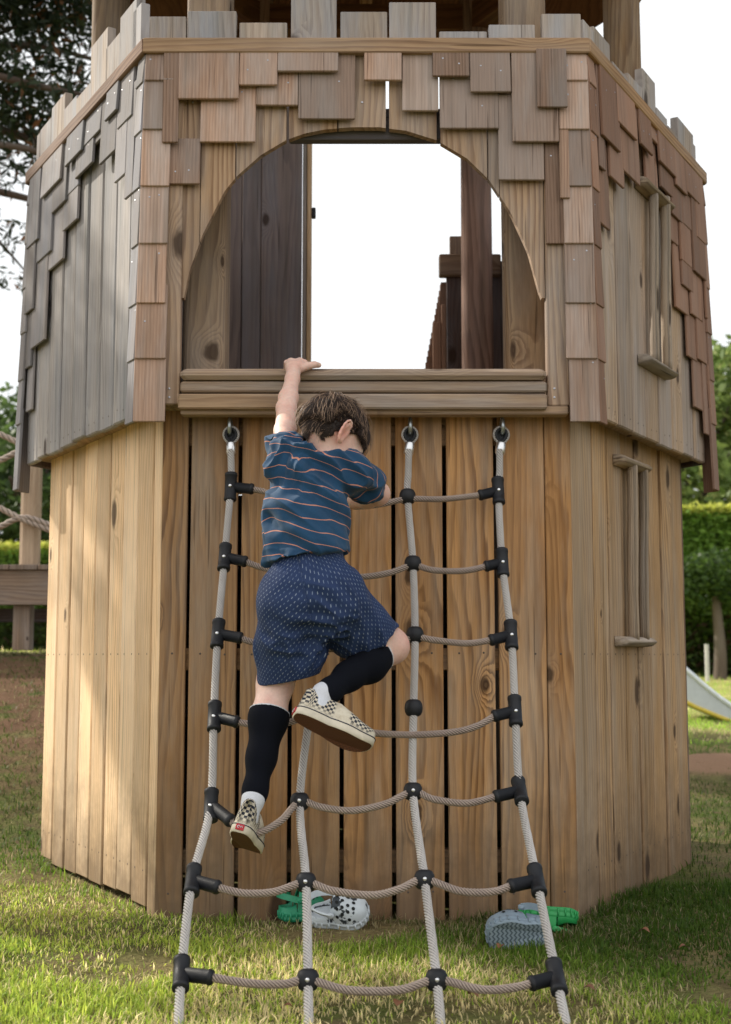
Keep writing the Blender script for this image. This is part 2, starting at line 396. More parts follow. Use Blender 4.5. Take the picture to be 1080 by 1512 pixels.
# ---- other upper walls
def upper_face(k):
    mb = MB(); F = face(k, A2); n = 9; hh = hl(k, A2); w = 2 * hh / n
    for i in range(n):
        u = -hh + i * w; dn = random.uniform(-.0025, .0025)
        if k == 3 and i > 1: continue
        plank(mb, F, u + .001, u + w - .0075, ZUB + random.uniform(-.006, .004), ZRB + .02, -.02 + dn, dn, bev=.004)
        for q in (.3, .7): nail(mb, F, u + w * q, ZUB + .03 + random.uniform(-.004, .004), dn + .0004, .0024)
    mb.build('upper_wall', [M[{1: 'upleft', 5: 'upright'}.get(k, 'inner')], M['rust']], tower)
    mb = MB()      # inner framing rail
    if k != 3: plank(mb, F, -hh + .08, hh - .08, ZRB - .05, ZRB + .01, -.075, -.026, along='u'); mb.build('framing_rail', M['inner'], tower)
for k in range(1, 6): upper_face(k)

# ---- shingles
def shingle(mb, F, u0, u1, zt, zb, n=.004, lift=.014, th=.009):
    L = zt - zb; ph = math.atan2(lift, L); O = F.p(0, zt, n)
    V = F.V * math.cos(ph) - F.N * math.sin(ph); N = F.N * math.cos(ph) + F.V * math.sin(ph)
    a = random.uniform(-.006, .006); q = Fr(O, F.U * math.cos(a) + V * math.sin(a), V * math.cos(a) - F.U * math.sin(a), N)
    # rotate about the shingle's own middle
    um = (u0 + u1) / 2; q.O = O + F.U * um; 
    plank(mb, q, u0 - um, u1 - um, -L, 0, 0, th, bev=.0016)
    if u1 - u0 > .03 and random.random() < .7:
        for t in (.25, .75): nail(mb, q, (u0 - um) + (u1 - u0) * t + random.uniform(-.006, .006), -random.uniform(.02, max(.021, min(.1, L - .03))), th + .0005, .0024)
front_sh = [  # x0, x1, ytop, ybottom, layer
 (245, 297, 205, 272, 0), (243, 266, 78, 213, 1), (298, 379, 120, 210, 0), (266, 354.5, 78, 149, 1), (380, 441, 100, 156, 0), (355.5, 411, 78, 129, 1),
 (442, 525, 78, 176, 0), (411.5, 500, 78, 109, 1), (538, 593, 78, 122, 1), (594, 647, 78, 164, 0), (638, 692, 78, 116, 1), (649, 735, 105, 190, 0), (693, 752, 78, 139, 1),
 (735.5, 802, 140, 266, 0), (754.5, 822, 78, 212, 1), (790, 834, 78, 164, 2), (824, 838, 150, 295, 1), (804, 838, 200, 360, 0)]
mb = MB()
for x0, x1, yt, yb, L in front_sh:
    y = (yt + yb) / 2; n = .003 + L * .011
    zt = min(zat(yt, YU - .01), ZRB + .01)
    shingle(mb, F0, ux(x0, y), ux(x1, y), zt, zat(yb, YU - .02), n, .010)
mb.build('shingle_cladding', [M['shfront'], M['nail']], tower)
left_sh = [(174, 195, 192, 1), (159, 176, 181, 2), (112, 137, 265, 1), (136, 150, 215, 0), (148, 171, 244, 1), (170, 186, 271, 1), (185, 197, 295, 1), (100, 124, 248, 2), (124, 148, 218, 1), (90, 111, 342, 0),
 (64, 92, 295, 2), (77, 97, 316, 1), (69, 90, 400, 0), (55, 75, 389, 1), (40, 59, 372, 2), (35, 52, 470, 2), (46, 66, 516, 1), (36, 46, 547, 1), (34, 44, 610, 0), (52, 66, 440, 0), (96, 113, 290, 0)]
right_sh = [(886, 912, 200, 2), (901, 921, 260, 1), (885, 894, 245, 1), (886, 904, 325, 0), (909, 936, 180, 2), (919, 944, 250, 1), (943, 960, 213, 2), (957, 974, 262, 0), (936, 948, 170, 1), (958, 973, 200, 1), (971, 994, 238, 2), (976, 993, 275, 1), (995, 1011, 273, 2),
 (992, 1007, 315, 1), (1011, 1029, 283, 2), (1009, 1026, 330, 1), (1026, 1041, 350, 2), (990, 1004, 350, 0), (1006, 1021, 383, 1), (1022, 1039, 400, 2), (1001, 1019, 452, 0), (1008, 1023, 420, 1), (1021, 1037, 463, 1), (1019, 1032, 525, 0), (1031, 1045, 530, 1), (1029, 1043, 600, 0), (1040, 1047, 470, 2), (1041, 1047, 640, 1)]
for k, lst, mn in ((1, left_sh, 'shleft'), (5, right_sh, 'shright')):
    mb = MB(); F = face(k, A2)
    for x0, x1, yb, L in lst:
        xa = x0 if k == 1 else x1
        u0, zb = face_uv(k, A2 + .02, x0, yb); u1 = face_uv(k, A2 + .02, x1, yb)[0]
        u0, u1 = max(u0, -hs2 + .03), min(u1, hs2 - .03)
        if u1 <= u0 + .01: continue
        zt = min(zb + .30, ZRB + .005)
        if zt - zb < .04: continue
        shingle(mb, F, u0, u1, zt, zb, .002 + L * .007, .006, .008)
    mb.build('shingle_cladding', [M[mn], M['nail']], tower)
# corner columns: rows of shingles on both faces of each of the four visible vertices
rows_n = [121, 193, 277, 362, 450, 532, 625]
zr = [ZRB + .004] + [zat(y, YU - .02) for y in rows_n]
def corner(kA, kB, wA, wB, matA, matB, off=0.0):
    for k, side, w, mn in ((kA, 1, wA, matA), (kB, -1, wB, matB)):
        mb = MB(); F = face(k, A2)
        for i in range(7):
            zt = zr[i] + (.05 if i else 0); j = random.uniform(-.004, .004); L = zt - zr[i + 1]
            e = hl(k, A2) + .008 + .0018 * i
            u0, u1 = (e - w + j, e) if side == 1 else (-e, -e + w + j)
            shingle(mb, F, u0, u1, zt, zr[i + 1] + off * (i == 6), .006 + .0022 * i, (.012 if k == 0 else .008))
        mb.build('corner_shingles', [M[mn], M['nail']], tower)
corner(1, 0, .05, .073, 'shleft', 'shfront')
corner(0, 5, .073, .05, 'shfront', 'shright')
corner(2, 1, .06, .05, 'shleft', 'shleft', -.05)
corner(5, 4, .05, .06, 'shright', 'shright', -.05)

# ---- top rails and battlements
for k in range(6):
    if k == 3: continue
    F = face(k, A2); mb = MB(); e = hl(k, A2) + .015
    plank(mb, F, -e, e, ZRB, ZRT, .002, .027, along='u', bev=.003); 
    mb.build('top_rail', M['rail' if k in (0, 5) else 'raildark'], tower)
def merlon(F, u0, u1, z1, mat='merlon', n0=-.024, n1=.0):
    mb = MB(); plank(mb, F, u0, u1, ZRB + .021, z1, n0, n1, bev=.0014); mb.build('merlon', M[mat], tower)
for x0, x1, y in ((221, 275, 27), (277, 349, 19), (354, 424, 36), (430, 497, -60), (503, 572, 20), (575, 644, 6), (649, 719, 49), (722, 790, 39), (800, 858, 23)):
    merlon(F0, ux(x0, 40), ux(x1, 40), zat(y, YU + .01))
for k, lst in ((1, ((197, 209, 18), (178, 202, 26), (157, 178, 72), (135, 159, 70), (113, 134, 146), (95, 113, 162), (77, 96, 160), (60, 76, 192), (47, 59, 210))),
               (5, ((860, 877, 26), (877, 900, 38), (905, 928, 90), (928, 948, 107), (949, 967, 100), (970, 985, 158), (987, 1000, 185), (1001, 1023, 172), (1024, 1036, 212)))):
    for x0, x1, y in lst:
        F = face(k, A2); u0, z = face_uv(k, A2, x0, y); u1 = face_uv(k, A2, x1, y)[0]
        merlon(F, max(u0, -hs2 + .012), min(u1, hs2 - .012), z)
for k in (2, 4):
    F = face(k, A2)
    for i in range(8): merlon(F, -hs2 + .03 + i * .122, -hs2 + .145 + i * .122, ZRT + random.choice((.02, .06, .1)), 'inner')
# rear wall: parapet right of the gateway, open door panel left of it
F3 = face(3, A2)       # seen from inside its u runs right to left
def u3(px, py=450): return face_uv(3, A2 - .03, px, py)[0]
def u3d(px, py=400): return face_uv(3, A2 - .33, px, py)[0]
zd3 = lambda py: face_uv(3, A2 - .33, 450, py)[1]
zb3 = lambda py: face_uv(3, A2 - .03, 600, py)[1]
mb = MB(); plank(mb, F3, u3(740), u3(649), zb3(408), zb3(377), -.05, .0, along='u', bev=.004); mb.build('top_rail', M['deck'], tower)
mb = MB(); plank(mb, F3, u3(712), u3(665), zb3(376), zb3(349), -.035, -.01); mb.build('merlon', M['deck'], tower)
mb = MB()
for a, b in ((446, 387), (385.5, 359), (357.5, 296)): plank(mb, F3, u3d(a), u3d(b), ZUB + .05, zd3(120), -.36, -.33)
dp = mb.build('gate_door', M['panel'], tower)
mb = MB(); plank(mb, F3, u3d(459.5), u3d(453), ZUB + .05, zd3(150), -.33, -.27); mb.build('door_edge', M['left'], dp)  # pale wood puts the lit edge of the panel into its colour
mb = MB(); plank(mb, F3, u3d(452.3), u3d(447), ZUB + .05, zd3(140), -.345, -.28); mb.build('door_edge', M['merlon'], dp)
mb = MB(); plank(mb, F3, u3d(466), u3d(459.8), zd3(321), zd3(306), -.33, -.31); mb.build('hinge', M['plastic'], dp)
# shingled flank of the gateway, flaring down outside the rear wall
mb = MB(); Fg = face(3, A2 + .06)
prism(mb, Fg, [(u3(664), zb3(409)), (u3(664), ZUB), (u3(627), ZUB), (u3(653), zb3(409))], -.02, .004)
for i in range(16):
    py0 = 410 + i * 9; e_ = 653 - (py0 - 405) * .192
    plank(mb, Fg, u3(664), u3(e_), zb3(py0 + 11), zb3(py0), .002, .010 + .001 * (i % 2), bev=.002)
for a, b in ((640, 652), (653, 660), (661, 668)): plank(mb, Fg, u3(b + .5), u3(a), ZUB, zb3(430 + (660 - a) * 2), -.04, -.015)
mb.build('shingle_cladding', M['shright'], tower)

# ---- roof posts and roof
PR = .83
for i in range(6):
    a = R(-120 + 60 * i); c = Vector((CX + PR * math.cos(a), CYc + PR * math.sin(a), 0))
    front = i in (0, 1)
    r = .058; q = .62 if front else .45
    Lp = 3.15; mb = MB(); prof = []
    for s in range(24):
        t = 2 * math.pi * s / 24; e = 5 if front else 2.6
        x = abs(math.cos(t)) ** (2 / e) * math.copysign(1, math.cos(t)); y = abs(math.sin(t)) ** (2 / e) * math.copysign(1, math.sin(t)); prof.append((x * r, y * r))
    ox = random.uniform(0, 40); vs = []; g = []
    zz = [ZUB + .03 + (Lp - ZUB) * j / 12 for j in range(13)]
    for z in zz:
        for s, (x, y) in enumerate(prof):
            wv = 1 + .02 * math.sin(z * 3 + i); vs.append((c.x + x * wv, c.y + y * wv, z)); g.append((s / 24 * .36 + ox, z + ox, 0))
    fs = [(j * 24 + s, j * 24 + (s + 1) % 24, (j + 1) * 24 + (s + 1) % 24, (j + 1) * 24 + s) for j in range(12) for s in range(24)]
    mb.add(vs, fs, 0, g, None, not front)
    mb.build('roof_post', M['post' if i in (0, 1, 2, 5) else 'postdark'], tower)
ZE, RO = 3.06, 1.36
mb = MB(); ring = hexpts(RO, ZE); ring2 = hexpts(RO, ZE + .05); ap = (CX, CYc, ZE + .85)
mb.add(ring + [ap], [((i + 1) % 6, i, 6) for i in range(6)])
mb.add(ring2 + [(CX, CYc, ZE + .92)], [(i, (i + 1) % 6, 6) for i in range(6)])
mb.add(ring + ring2, [(i, (i + 1) % 6, 6 + (i + 1) % 6, 6 + i) for i in range(6)])
roof = mb.build('roof', M['roof'], tower)
for i in range(6):
    p0 = Vector(hexpts(RO - .02, ZE - .01)[i]); p1 = Vector(ap) - Vector((0, 0, .03)); mb = MB()
    sweep(mb, [p0, p1], [(.03, .045), (-.03, .045), (-.03, -.045), (.03, -.045)], smooth=False); mb.build('rafter', M['rail'], roof)
    q0 = Vector(hexpts(PR, ZE - .02)[i]); q1 = Vector(hexpts(PR, ZE - .02)[(i + 1) % 6]); mb = MB()
    sweep(mb, [q0, q1], [(.04, .05), (-.04, .05), (-.04, -.05), (.04, -.05)], smooth=False); mb.build('ring_beam', M['roof'], tower)
    m0 = (Vector(hexpts(RO, ZE)[i]) + Vector(hexpts(RO, ZE)[(i + 1) % 6])) / 2; mb = MB()
    sweep(mb, [m0, p1], [(.025, .04), (-.025, .04), (-.025, -.04), (.025, -.04)], smooth=False); mb.build('rafter', M['rail'], roof)

# ---- arrow slits of split branches on the right-hand faces
def slit(name, a, top, bl, br, bot):
    F = face(5, a); root = MB()
    def blk(mb, x0, x1, y0, y1, hgt):
        u0, z0 = face_uv(5, a + .03, x0, y0); u1, z1 = face_uv(5, a + .03, x1, y1); zm = (z0 + z1) / 2 
        k = 14; prof = []
        for i in range(k):
            t = math.pi * i / (k - 1); prof.append((.038 * abs(math.sin(t)) ** .7 * (1 + .05 * math.sin(5 * t)), hgt * (-math.cos(t))))
        n = 6; vs = []; g = []
        for j in range(n + 1):
            u = u0 + (u1 - u0) * j / n; wob = 1 + .015 * math.sin(j * 2.1 + hgt * 90)
            for (nn, zz) in prof: vs.append(F.p(u, zm + zz * wob, .001 + nn * wob)); g.append((zz + 3, u + 7 + hgt * 300, nn))
        fs = [(j * k + i, j * k + i + 1, (j + 1) * k + i + 1, (j + 1) * k + i) for j in range(n) for i in range(k - 1)]
        fs += [tuple(range(k - 1, -1, -1)), tuple(n * k + i for i in range(k))]
        mb.add(vs, fs, 0, g, None, True)
    for q, hh in ((top, .0145), (bot, .0135)): mb = MB(); blk(mb, *q, hh); mb.build('ledge_block', M['branch'], tower)
    for (xa, ya, xb, yb, r) in (bl, br):
        u0, z0 = face_uv(5, a + .02, xa, ya); u1, z1 = face_uv(5, a + .02, xb, yb)
        pts = [F.p(u0 + (u1 - u0) * t + .0007 * math.sin(6 * t + xa), z0 + (z1 - z0) * t, .022 + .001 * math.sin(7 * t)) for t in np.linspace(0, 1, 24)]
        mb = MB(); sweep(mb, pts, [(x * (1 + .1 * math.sin(3 * i)), y) for i, (x, y) in enumerate(circ(r, 14))], scale=[1 + .03 * math.sin(11 * t + xa) + .03 * math.sin(31 * t) for t in np.linspace(0, 1, 24)]); mb.build('branch_bar', M['branch'], tower)
slit('u', A2, (953, 992, 281, 292), (964, 286, 966, 534, .0135), (981, 292, 984, 545, .0145), (958, 997, 537, 545))
slit('l', A1, (921, 958, 683, 687), (932, 686, 935, 946, .015), (949, 690, 951, 944, .0135), (924, 965, 950, 945))
# ================================================================== CLIMBING NET
def Ynet(py):
    t = [(600, -.03), (640, -.032), (721, -.055), (830, -.13), (938, -.23), (1054, -.32), (1175, -.42), (1300, -.63), (1440, -.82), (1600, -1.02)]
    for (a, ya), (b, yb) in zip(t, t[1:]):
        if a <= py <= b:
            return ya + (yb - ya) * (py - a) / (b - a)
    return t[-1][1]
def NP(px, py, dy=0): return P(px, py, Ynet(py) + dy)
net = empty('climbing_net', NP(540, 1000), 'grey rope climbing net with black plastic joints hung from the front of the tower', 'climbing net')
gz = -.02
def drop(px, py):   # last point, into the ground
    p = NP(px, py); p.z = gz; return p
vr = {
 'L': [(341, 664), (342, 700), (341, 721), (332, 823), (322, 937), (316, 1058), (311, 1190), (284, 1300), (268, 1438), (263, 1540)],
 '2': [(456, 1066), (443, 1183), (452, 1302), (455, 1446), (456, 1540)],
 '3': [(604, 664), (603, 700), (602, 733), (610, 832), (613, 937), (611, 1045), (610, 1168), (627, 1298), (645, 1446), (653, 1540)],
 'R': [(738, 664), (738, 700), (736, 725), (742, 832), (755, 938), (761, 1050), (768, 1168), (793, 1300), (822, 1443), (842, 1540)]}
for k, pts in vr.items():
    mb = MB(); q = [NP(*p) for p in pts]; e = q[-1].copy(); e.z = -.03; e += (q[-1] - q[-2]).normalized() * .0
    q.append(e - Vector((0, .03, 0))) if q[-1].z > -.02 else None
    rope(mb, q, .0090, lobes=7, twist=-120); mb.build('upright_rope', M['rope'], net)
stubs = {1: ((341, 719), (372, 722), (710, 731), (736, 725)), 2: ((332, 823), (362, 829), (719, 836), (742, 831)), 3: ((322, 936), (355, 942), (726, 945), (755, 938)),
 4: ((317, 1058), (350, 1066), (731, 1057), (761, 1050)), 5: ((312, 1189), (341, 1212), (733, 1176), (768, 1168)), 6: ((285, 1300), (321, 1310), (755, 1308), (793, 1300)), 7: ((268, 1438), (311, 1443), (786, 1452), (822, 1443))}
rung = {1: [(395, 727), (450, 742), (520, 748), (560, 745), (602, 737), (655, 737)], 2: [(395, 840), (460, 850), (530, 852), (575, 846), (610, 835), (640, 842), (685, 843)],
 3: [(382, 950), (450, 958), (540, 956), (595, 946), (613, 940), (640, 945), (690, 950)], 4: [(385, 1071), (422, 1068), (456, 1060), (500, 1072), (550, 1082), (611, 1085), (670, 1081), (705, 1072)],
 5: [(360, 1226), (382, 1230), (415, 1212), (443, 1184), (475, 1192), (520, 1197), (570, 1187), (610, 1169), (640, 1180), (690, 1186)], 6: [(360, 1319), (405, 1317), (452, 1303), (490, 1315), (550, 1322), (590, 1313), (627, 1299), (680, 1316), (728, 1317)],
 7: [(370, 1452), (420, 1453), (455, 1447), (515, 1462), (590, 1462), (645, 1447), (710, 1461), (755, 1459)]}
for i in range(1, 8):
    a0, a1, b1, b0 = stubs[i]; mb = MB()
    d5 = (lambda p: .0)
    rope(mb, [NP(*a1)] + [NP(x, y, -.006) for x, y in rung[i]] + [NP(*b1)], .0082, lobes=6, twist=150); mb.build('rung_rope', M['ropebrown'], net)
    for (s0, s1, key) in ((a0, a1, 'L'), (b0, b1, 'R')):
        c = NP(*s0); e = NP(*s1); pts = vr[key]
        up = None
        for (p, q) in zip(pts, pts[1:]):
            if p[1] <= s0[1] <= q[1] + 1: up = (NP(*p) - NP(*q)).normalized()
        mb = MB(); h = .036
        lathe(mb, c - up * h, up, [(.0130, 0), (.0155, .002), (.0155, .009), (.0146, .010), (.0146, .062), (.0155, .063), (.0155, .070), (.0130, .072)])
        d = (e - c).normalized(); L = (e - c).length
        lathe(mb, c + d * .006, d, [(.0128, 0), (.0128, L * .80), (.0140, L * .81), (.0140, L * .98 - .004), (.0120, L * .98)])
        t = mb.build('tee_joint', M['plastic'], net)
        mb = MB(); f = Vector((0, -1, .1)).normalized(); lathe(mb, c + f * .0142, f, [(.0042, 0), (.0042, .0018), (.0026, .003)], 10); mb.build('bolt', M['alu'], t)
for (x, y) in ((602, 733), (610, 832), (613, 937), (611, 1045), (610, 1168), (443, 1183), (627, 1298), (452, 1302), (645, 1446), (455, 1446)):
    mb = MB(); c = NP(x, y); 
    lathe(mb, c - Vector((0, .004, .019)), (0, .12, 1), [(.010, 0), (.0155, .003), (.0192, .010), (.0202, .0175), (.0202, .0195), (.0192, .027), (.0155, .034), (.010, .037)], 24)
    t = mb.build('ball_joint', M['plastic'], net)
    if y > 1100:
        mb = MB(); lathe(mb, c + Vector((0, -.0215, .004)), (0, -1, .1), [(.004, 0), (.004, .001), (.0025, .002)], 10); mb.build('bolt', M['alu'], t)
for x in (341.5, 605.5, 740.5):
    w = P(x, 630, -.004); xx = x - (1 if x < 500 else 0)
    mb = MB(); pts = [w + Vector((.0, .012, -.002))]
    for t in np.linspace(.5 * math.pi, -.75 * math.pi, 14): pts.append(w + Vector((0, -.022 - .016 * math.cos(t), -.004 + .019 * math.sin(t) )))
    tube(mb, pts, .0052, 10); mb.build('eye_bolt', M['steel'], net)
    top = P(x, 642, -.03); mb = MB(); loop = []
    for t in np.linspace(-.02, 1.02, 40):
        a = 2 * math.pi * t - math.pi / 2; rr = .0165
        px, pz = rr * math.cos(a), .020 * math.sin(a)
        if pz < 0: px *= (1 - .55 * (pz / -.020) ** 2)
        loop.append(top + Vector((px, 0, pz * (1.15 if pz < 0 else .9))))
    rope(mb, loop, .0052, step=.003, lobes=6, twist=170); mb.build('eye_splice', M['rope'], net)
    mb = MB(); tube(mb, [top + (q - top) * .80 + Vector((0, -.001, 0)) for q in loop], .0052, 8)
    mb.add([top + (q - top) * .8 + Vector((0, .004, 0)) for q in loop], [tuple(range(len(loop)))], 0); mb.build('thimble', M['plastic'], net)
    e = P(x if x < 500 else x - 2.2, 671, -.033); s = P(x, 655, -.032); d = (e - s).normalized()
    mb = MB(); lathe(mb, s - d * .003, d, [(.0112, 0), (.0125, .002), (.0125, .027), (.0112, .030)], 20); mb.build('ferrule', M['alu'], net)
# ================================================================== LIGHT AND SKY
SUN_AZ, SUN_EL = R(149), R(35)
SD = Vector((math.cos(SUN_AZ) * math.cos(SUN_EL), math.sin(SUN_AZ) * math.cos(SUN_EL), math.sin(SUN_EL)))
w = bpy.data.worlds.new('World'); scene.world = w; w.use_nodes = True; nt = w.node_tree
bg = nt.nodes['Background']; sky = nt.nodes.new('ShaderNodeTexSky'); sky.sky_type = 'NISHITA'; sky.sun_disc = False
sky.sun_elevation = SUN_EL; sky.sun_rotation = math.atan2(SD.x, SD.y); sky.dust_density = 3; sky.air_density = 1.2
tc = nt.nodes.new('ShaderNodeTexCoord'); nz = nt.nodes.new('ShaderNodeTexNoise'); nz.inputs['Scale'].default_value = 2.2; nz.inputs['Detail'].default_value = 5
nt.links.new(tc.outputs['Generated'], nz.inputs['Vector'])
def wm(op, a, b=0.0):
    n = nt.nodes.new('ShaderNodeMath'); n.operation = op
    for i, q in enumerate((a, b)):
        if isinstance(q, bpy.types.NodeSocket): nt.links.new(q, n.inputs[i])
        else: n.inputs[i].default_value = q
    return n.outputs[0]
def wmr(v, a, b, c, d):
    n = nt.nodes.new('ShaderNodeMapRange'); n.interpolation_type = 'SMOOTHSTEP'; nt.links.new(v, n.inputs[0])
    for i, q in enumerate((a, b, c, d)): n.inputs[i + 1].default_value = q
    return n.outputs[0]
dt = nt.nodes.new('ShaderNodeVectorMath'); dt.operation = 'DOT_PRODUCT'; nt.links.new(tc.outputs['Generated'], dt.inputs[0]); dt.inputs[1].default_value = Vector((-.18, .95, .22)).normalized()
side = wmr(dt.outputs['Value'], .50, .88, 0.0, 1.0)                       # bright hazy bank of cloud on the sun's side of the sky
veil0 = wm('ADD', wm('MULTIPLY', side, .97), wm('MULTIPLY', wmr(nz.outputs[0], .38, .66, .04, .34), wm('SUBTRACT', 1.0, side)))
d2 = nt.nodes.new('ShaderNodeVectorMath'); d2.operation = 'DOT_PRODUCT'; nt.links.new(tc.outputs['Generated'], d2.inputs[0]); d2.inputs[1].default_value = Vector((.10, -.86, .48)).normalized()
front = wmr(d2.outputs['Value'], .05, .75, 0.0, 1.0)                      # unseen bright patch added behind the camera as front fill
veil = wm('MAXIMUM', veil0, wm('MULTIPLY', front, .92))
cm = nt.nodes.new('ShaderNodeMix'); cm.data_type = 'RGBA'; nt.links.new(front, cm.inputs[0]); cm.inputs[6].default_value = (9.6, 9.8, 9.9, 1); cm.inputs[7].default_value = (12.6, 12.5, 12.5, 1)
mx = nt.nodes.new('ShaderNodeMix'); mx.data_type = 'RGBA'; nt.links.new(veil, mx.inputs[0]); nt.links.new(sky.outputs[0], mx.inputs[6])
nt.links.new(cm.outputs[2], mx.inputs[7])
nt.links.new(mx.outputs[2], bg.inputs['Color']); bg.inputs['Strength'].default_value = .115
sl = bpy.data.lights.new('sun', 'SUN'); sl.energy = 5.0; sl.angle = R(.53); sl.color = (1, .94, .83)
so = bpy.data.objects.new('sun', sl); COL.objects.link(so); so.rotation_euler = SD.to_track_quat('Z', 'Y').to_euler(); so.location = SD * 30

# ================================================================== GROUND
def vn(x, y, s=0):   # vectorised value noise
    xi, yi = np.floor(x).astype(int), np.floor(y).astype(int); fx, fy = x - xi, y - yi
    fx = fx * fx * (3 - 2 * fx); fy = fy * fy * (3 - 2 * fy)
    def h(a, b):
        n = (a * 374761393 + b * 668265263 + s * 1442695041) & 0x7fffffff
        n = ((n ^ (n >> 13)) * 1274126177) & 0x7fffffff; return ((n ^ (n >> 16)) & 0xffff) / 65535.0
    return (h(xi, yi) * (1 - fx) + h(xi + 1, yi) * fx) * (1 - fy) + (h(xi, yi + 1) * (1 - fx) + h(xi + 1, yi + 1) * fx) * fy
def fbm(x, y, s=0, o=4):
    t = 0; a = .5
    for i in range(o): t = t + a * vn(x * 2 ** i, y * 2 ** i, s + i); a *= .5
    return t
def sst(x, a, b):
    t = np.clip((x - a) / (b - a), 0, 1); return t * t * (3 - 2 * t)
def hgt(x, y):
    x = np.asarray(x, float); y = np.asarray(y, float)
    bank = sst(y, 1.1, 3.6) * sst(-x, .3, 1.3) * .62
    rise = .022 * np.clip(y - 2.5, 0, 40) * (1 - .75 * sst(-x, .2, 1.2))
    mound = .10 * np.exp(-(((x - 1.85) / .5) ** 2 + ((y - 3.6) / .25) ** 2))
    near = 1 - sst(np.hypot(x, y), 6, 14)
    return bank + rise + mound + near * (.022 * (fbm(x * 1.7, y * 1.7, 3) - .47) + .012 * (fbm(x * 7, y * 7, 9) - .47))
nU = 260; t = np.linspace(-1, 1, nU); ax = np.sinh(t * 6.0) / np.sinh(6.0) * 420
axx, ayy = np.meshgrid(ax, ax + .4); hz = hgt(axx, ayy)
vs = np.stack([axx.ravel(), ayy.ravel(), hz.ravel()], 1)
idx = np.arange(nU * nU).reshape(nU, nU); fs = np.stack([idx[:-1, :-1].ravel(), idx[:-1, 1:].ravel(), idx[1:, 1:].ravel(), idx[1:, :-1].ravel()], 1)
def npmesh(name, vs, fs, mats, parent=None, smooth=True, attrs=()):
    me = bpy.data.meshes.new(name); nv, nf = len(vs), len(fs); k = fs.shape[1]
    me.vertices.add(nv); me.vertices.foreach_set('co', np.ascontiguousarray(vs, np.float32).ravel())
    me.loops.add(nf * k); me.loops.foreach_set('vertex_index', np.ascontiguousarray(fs, np.int32).ravel())
    me.polygons.add(nf); me.polygons.foreach_set('loop_start', np.arange(nf, dtype=np.int32) * k); me.polygons.foreach_set('loop_total', np.full(nf, k, np.int32))
    for nm, ty, arr in attrs:
        a = me.attributes.new(nm, ty, 'POINT'); a.data.foreach_set('vector' if ty == 'FLOAT_VECTOR' else ('color' if ty == 'FLOAT_COLOR' else 'value'), np.ascontiguousarray(arr, np.float32).ravel())
    me.update(calc_edges=True); me.validate()
    return link(name, me, mats, parent, smooth)
g = G('lawn_soil'); o = g.obj()
n1 = g.noise(o, 1.6, 4); n2 = g.noise(o, 9, 5, .65); n3 = g.noise(o, 90, 3, .7)
c = g.mix(g.mr(n1, .4, .6), (.095, .115, .03), (.24, .19, .085)); c = g.mix(g.mr(n2, .45, .68), c, (.12, .085, .045)); c = g.scalecol(c, g.mr(n3, .3, .7, .6, 1.4))
x_, y_, z_ = g.sep(o)
far = g.mr(y_, 5.5, 9); c = g.mix(far, c, g.mix(g.mr(n1, .38, .62), (.27, .33, .06), (.46, .42, .16)))
bankm = g.math('MULTIPLY', g.mr(y_, 1.5, 2.4), g.mr(x_, -.8, -1.1)); c = g.mix(g.math('MULTIPLY', bankm, g.mr(n2, .35, .5)), c, (.185, .108, .064))
dx = g.math('DIVIDE', g.math('SUBTRACT', x_, 1.85), .55); dy = g.math('DIVIDE', g.math('SUBTRACT', y_, 3.6), .32)
rr = g.math('ADD', g.math('ADD', g.math('MULTIPLY', dx, dx), g.math('MULTIPLY', dy, dy)), g.math('MULTIPLY', n2, .8)); c = g.mix(g.mr(rr, 1.0, 1.5, 1, 0), c, (.34, .21, .13))
g.col(c); g.rough(.95); g.b.inputs['Specular IOR Level'].default_value = .1; g.bump(g.math('ADD', n2, g.math('MULTIPLY', n3, .6)), .8, .03)
tag(npmesh('ground', vs, fs, g.m), kind='structure')

# ---- grass blades
def in_hex(x, y, m=0.0):
    ins = np.ones_like(x, bool)
    for k in range(6):
        F = face(k, A1 + m); ins &= ((x - F.O.x) * F.N.x + (y - F.O.y) * F.N.y) < 0
    return ins
def scatter(n, x0, x1, y0, y1):
    return rng.uniform(x0, x1, n), rng.uniform(y0, y1, n)
XS = []; 
for n, bx, hs in ((190000, (-1.6, 1.55, -1.35, .45), .95), (36000, (-2.4, -.55, .45, 4.6), 1.2), (26000, (.55, 2.6, .45, 4.5), 1.2), (34000, (1.0, 5.5, 4.5, 11), 1.7), (9000, (1.2, 9, 11, 20), 3.0), (7000, (-4.5, -1.0, 4.6, 9), 2.0)):
    x, y = scatter(n, *bx); XS.append(np.stack([x, y, np.full(n, hs)], 1))
pts = np.concatenate(XS); x, y, hs = pts.T
bare = sst(fbm(x * 2.1, y * 2.1, 21), .50, .62) * .75 + sst(fbm(x * 9, y * 9, 5), .52, .62) * .35
bare = np.where((x < -.7) & (y > 1.9) & (y < 4.2), np.maximum(bare, .40 + .4 * (fbm(x * 3, y * 3, 8) - .45)), bare)
bare = np.where((x > -1.1) & (x < -.35) & (y > -.25) & (y < .75) & (y + .57 * x < .02 + .0), np.maximum(bare, .55), bare)
mnd = np.exp(-(((x - 1.85) / .55) ** 2 + ((y - 3.6) / .3) ** 2)); bare = np.maximum(bare, mnd * 1.3)
keep = (~in_hex(x, y, .004)) & (rng.random(len(x)) > np.clip(bare, 0, .93)); x, y, hs, bare = x[keep], y[keep], hs[keep], bare[keep]; n = len(x)
tall = fbm(x * 5, y * 5, 31)
L = (.012 + .022 * rng.random(n) ** 1.8) * (.45 + 1.0 * tall) * hs * (1 - .4 * np.clip(bare, 0, 1)) + .004
near_wall = in_hex(x, y, .05); L *= np.where(near_wall, 1.35, 1)
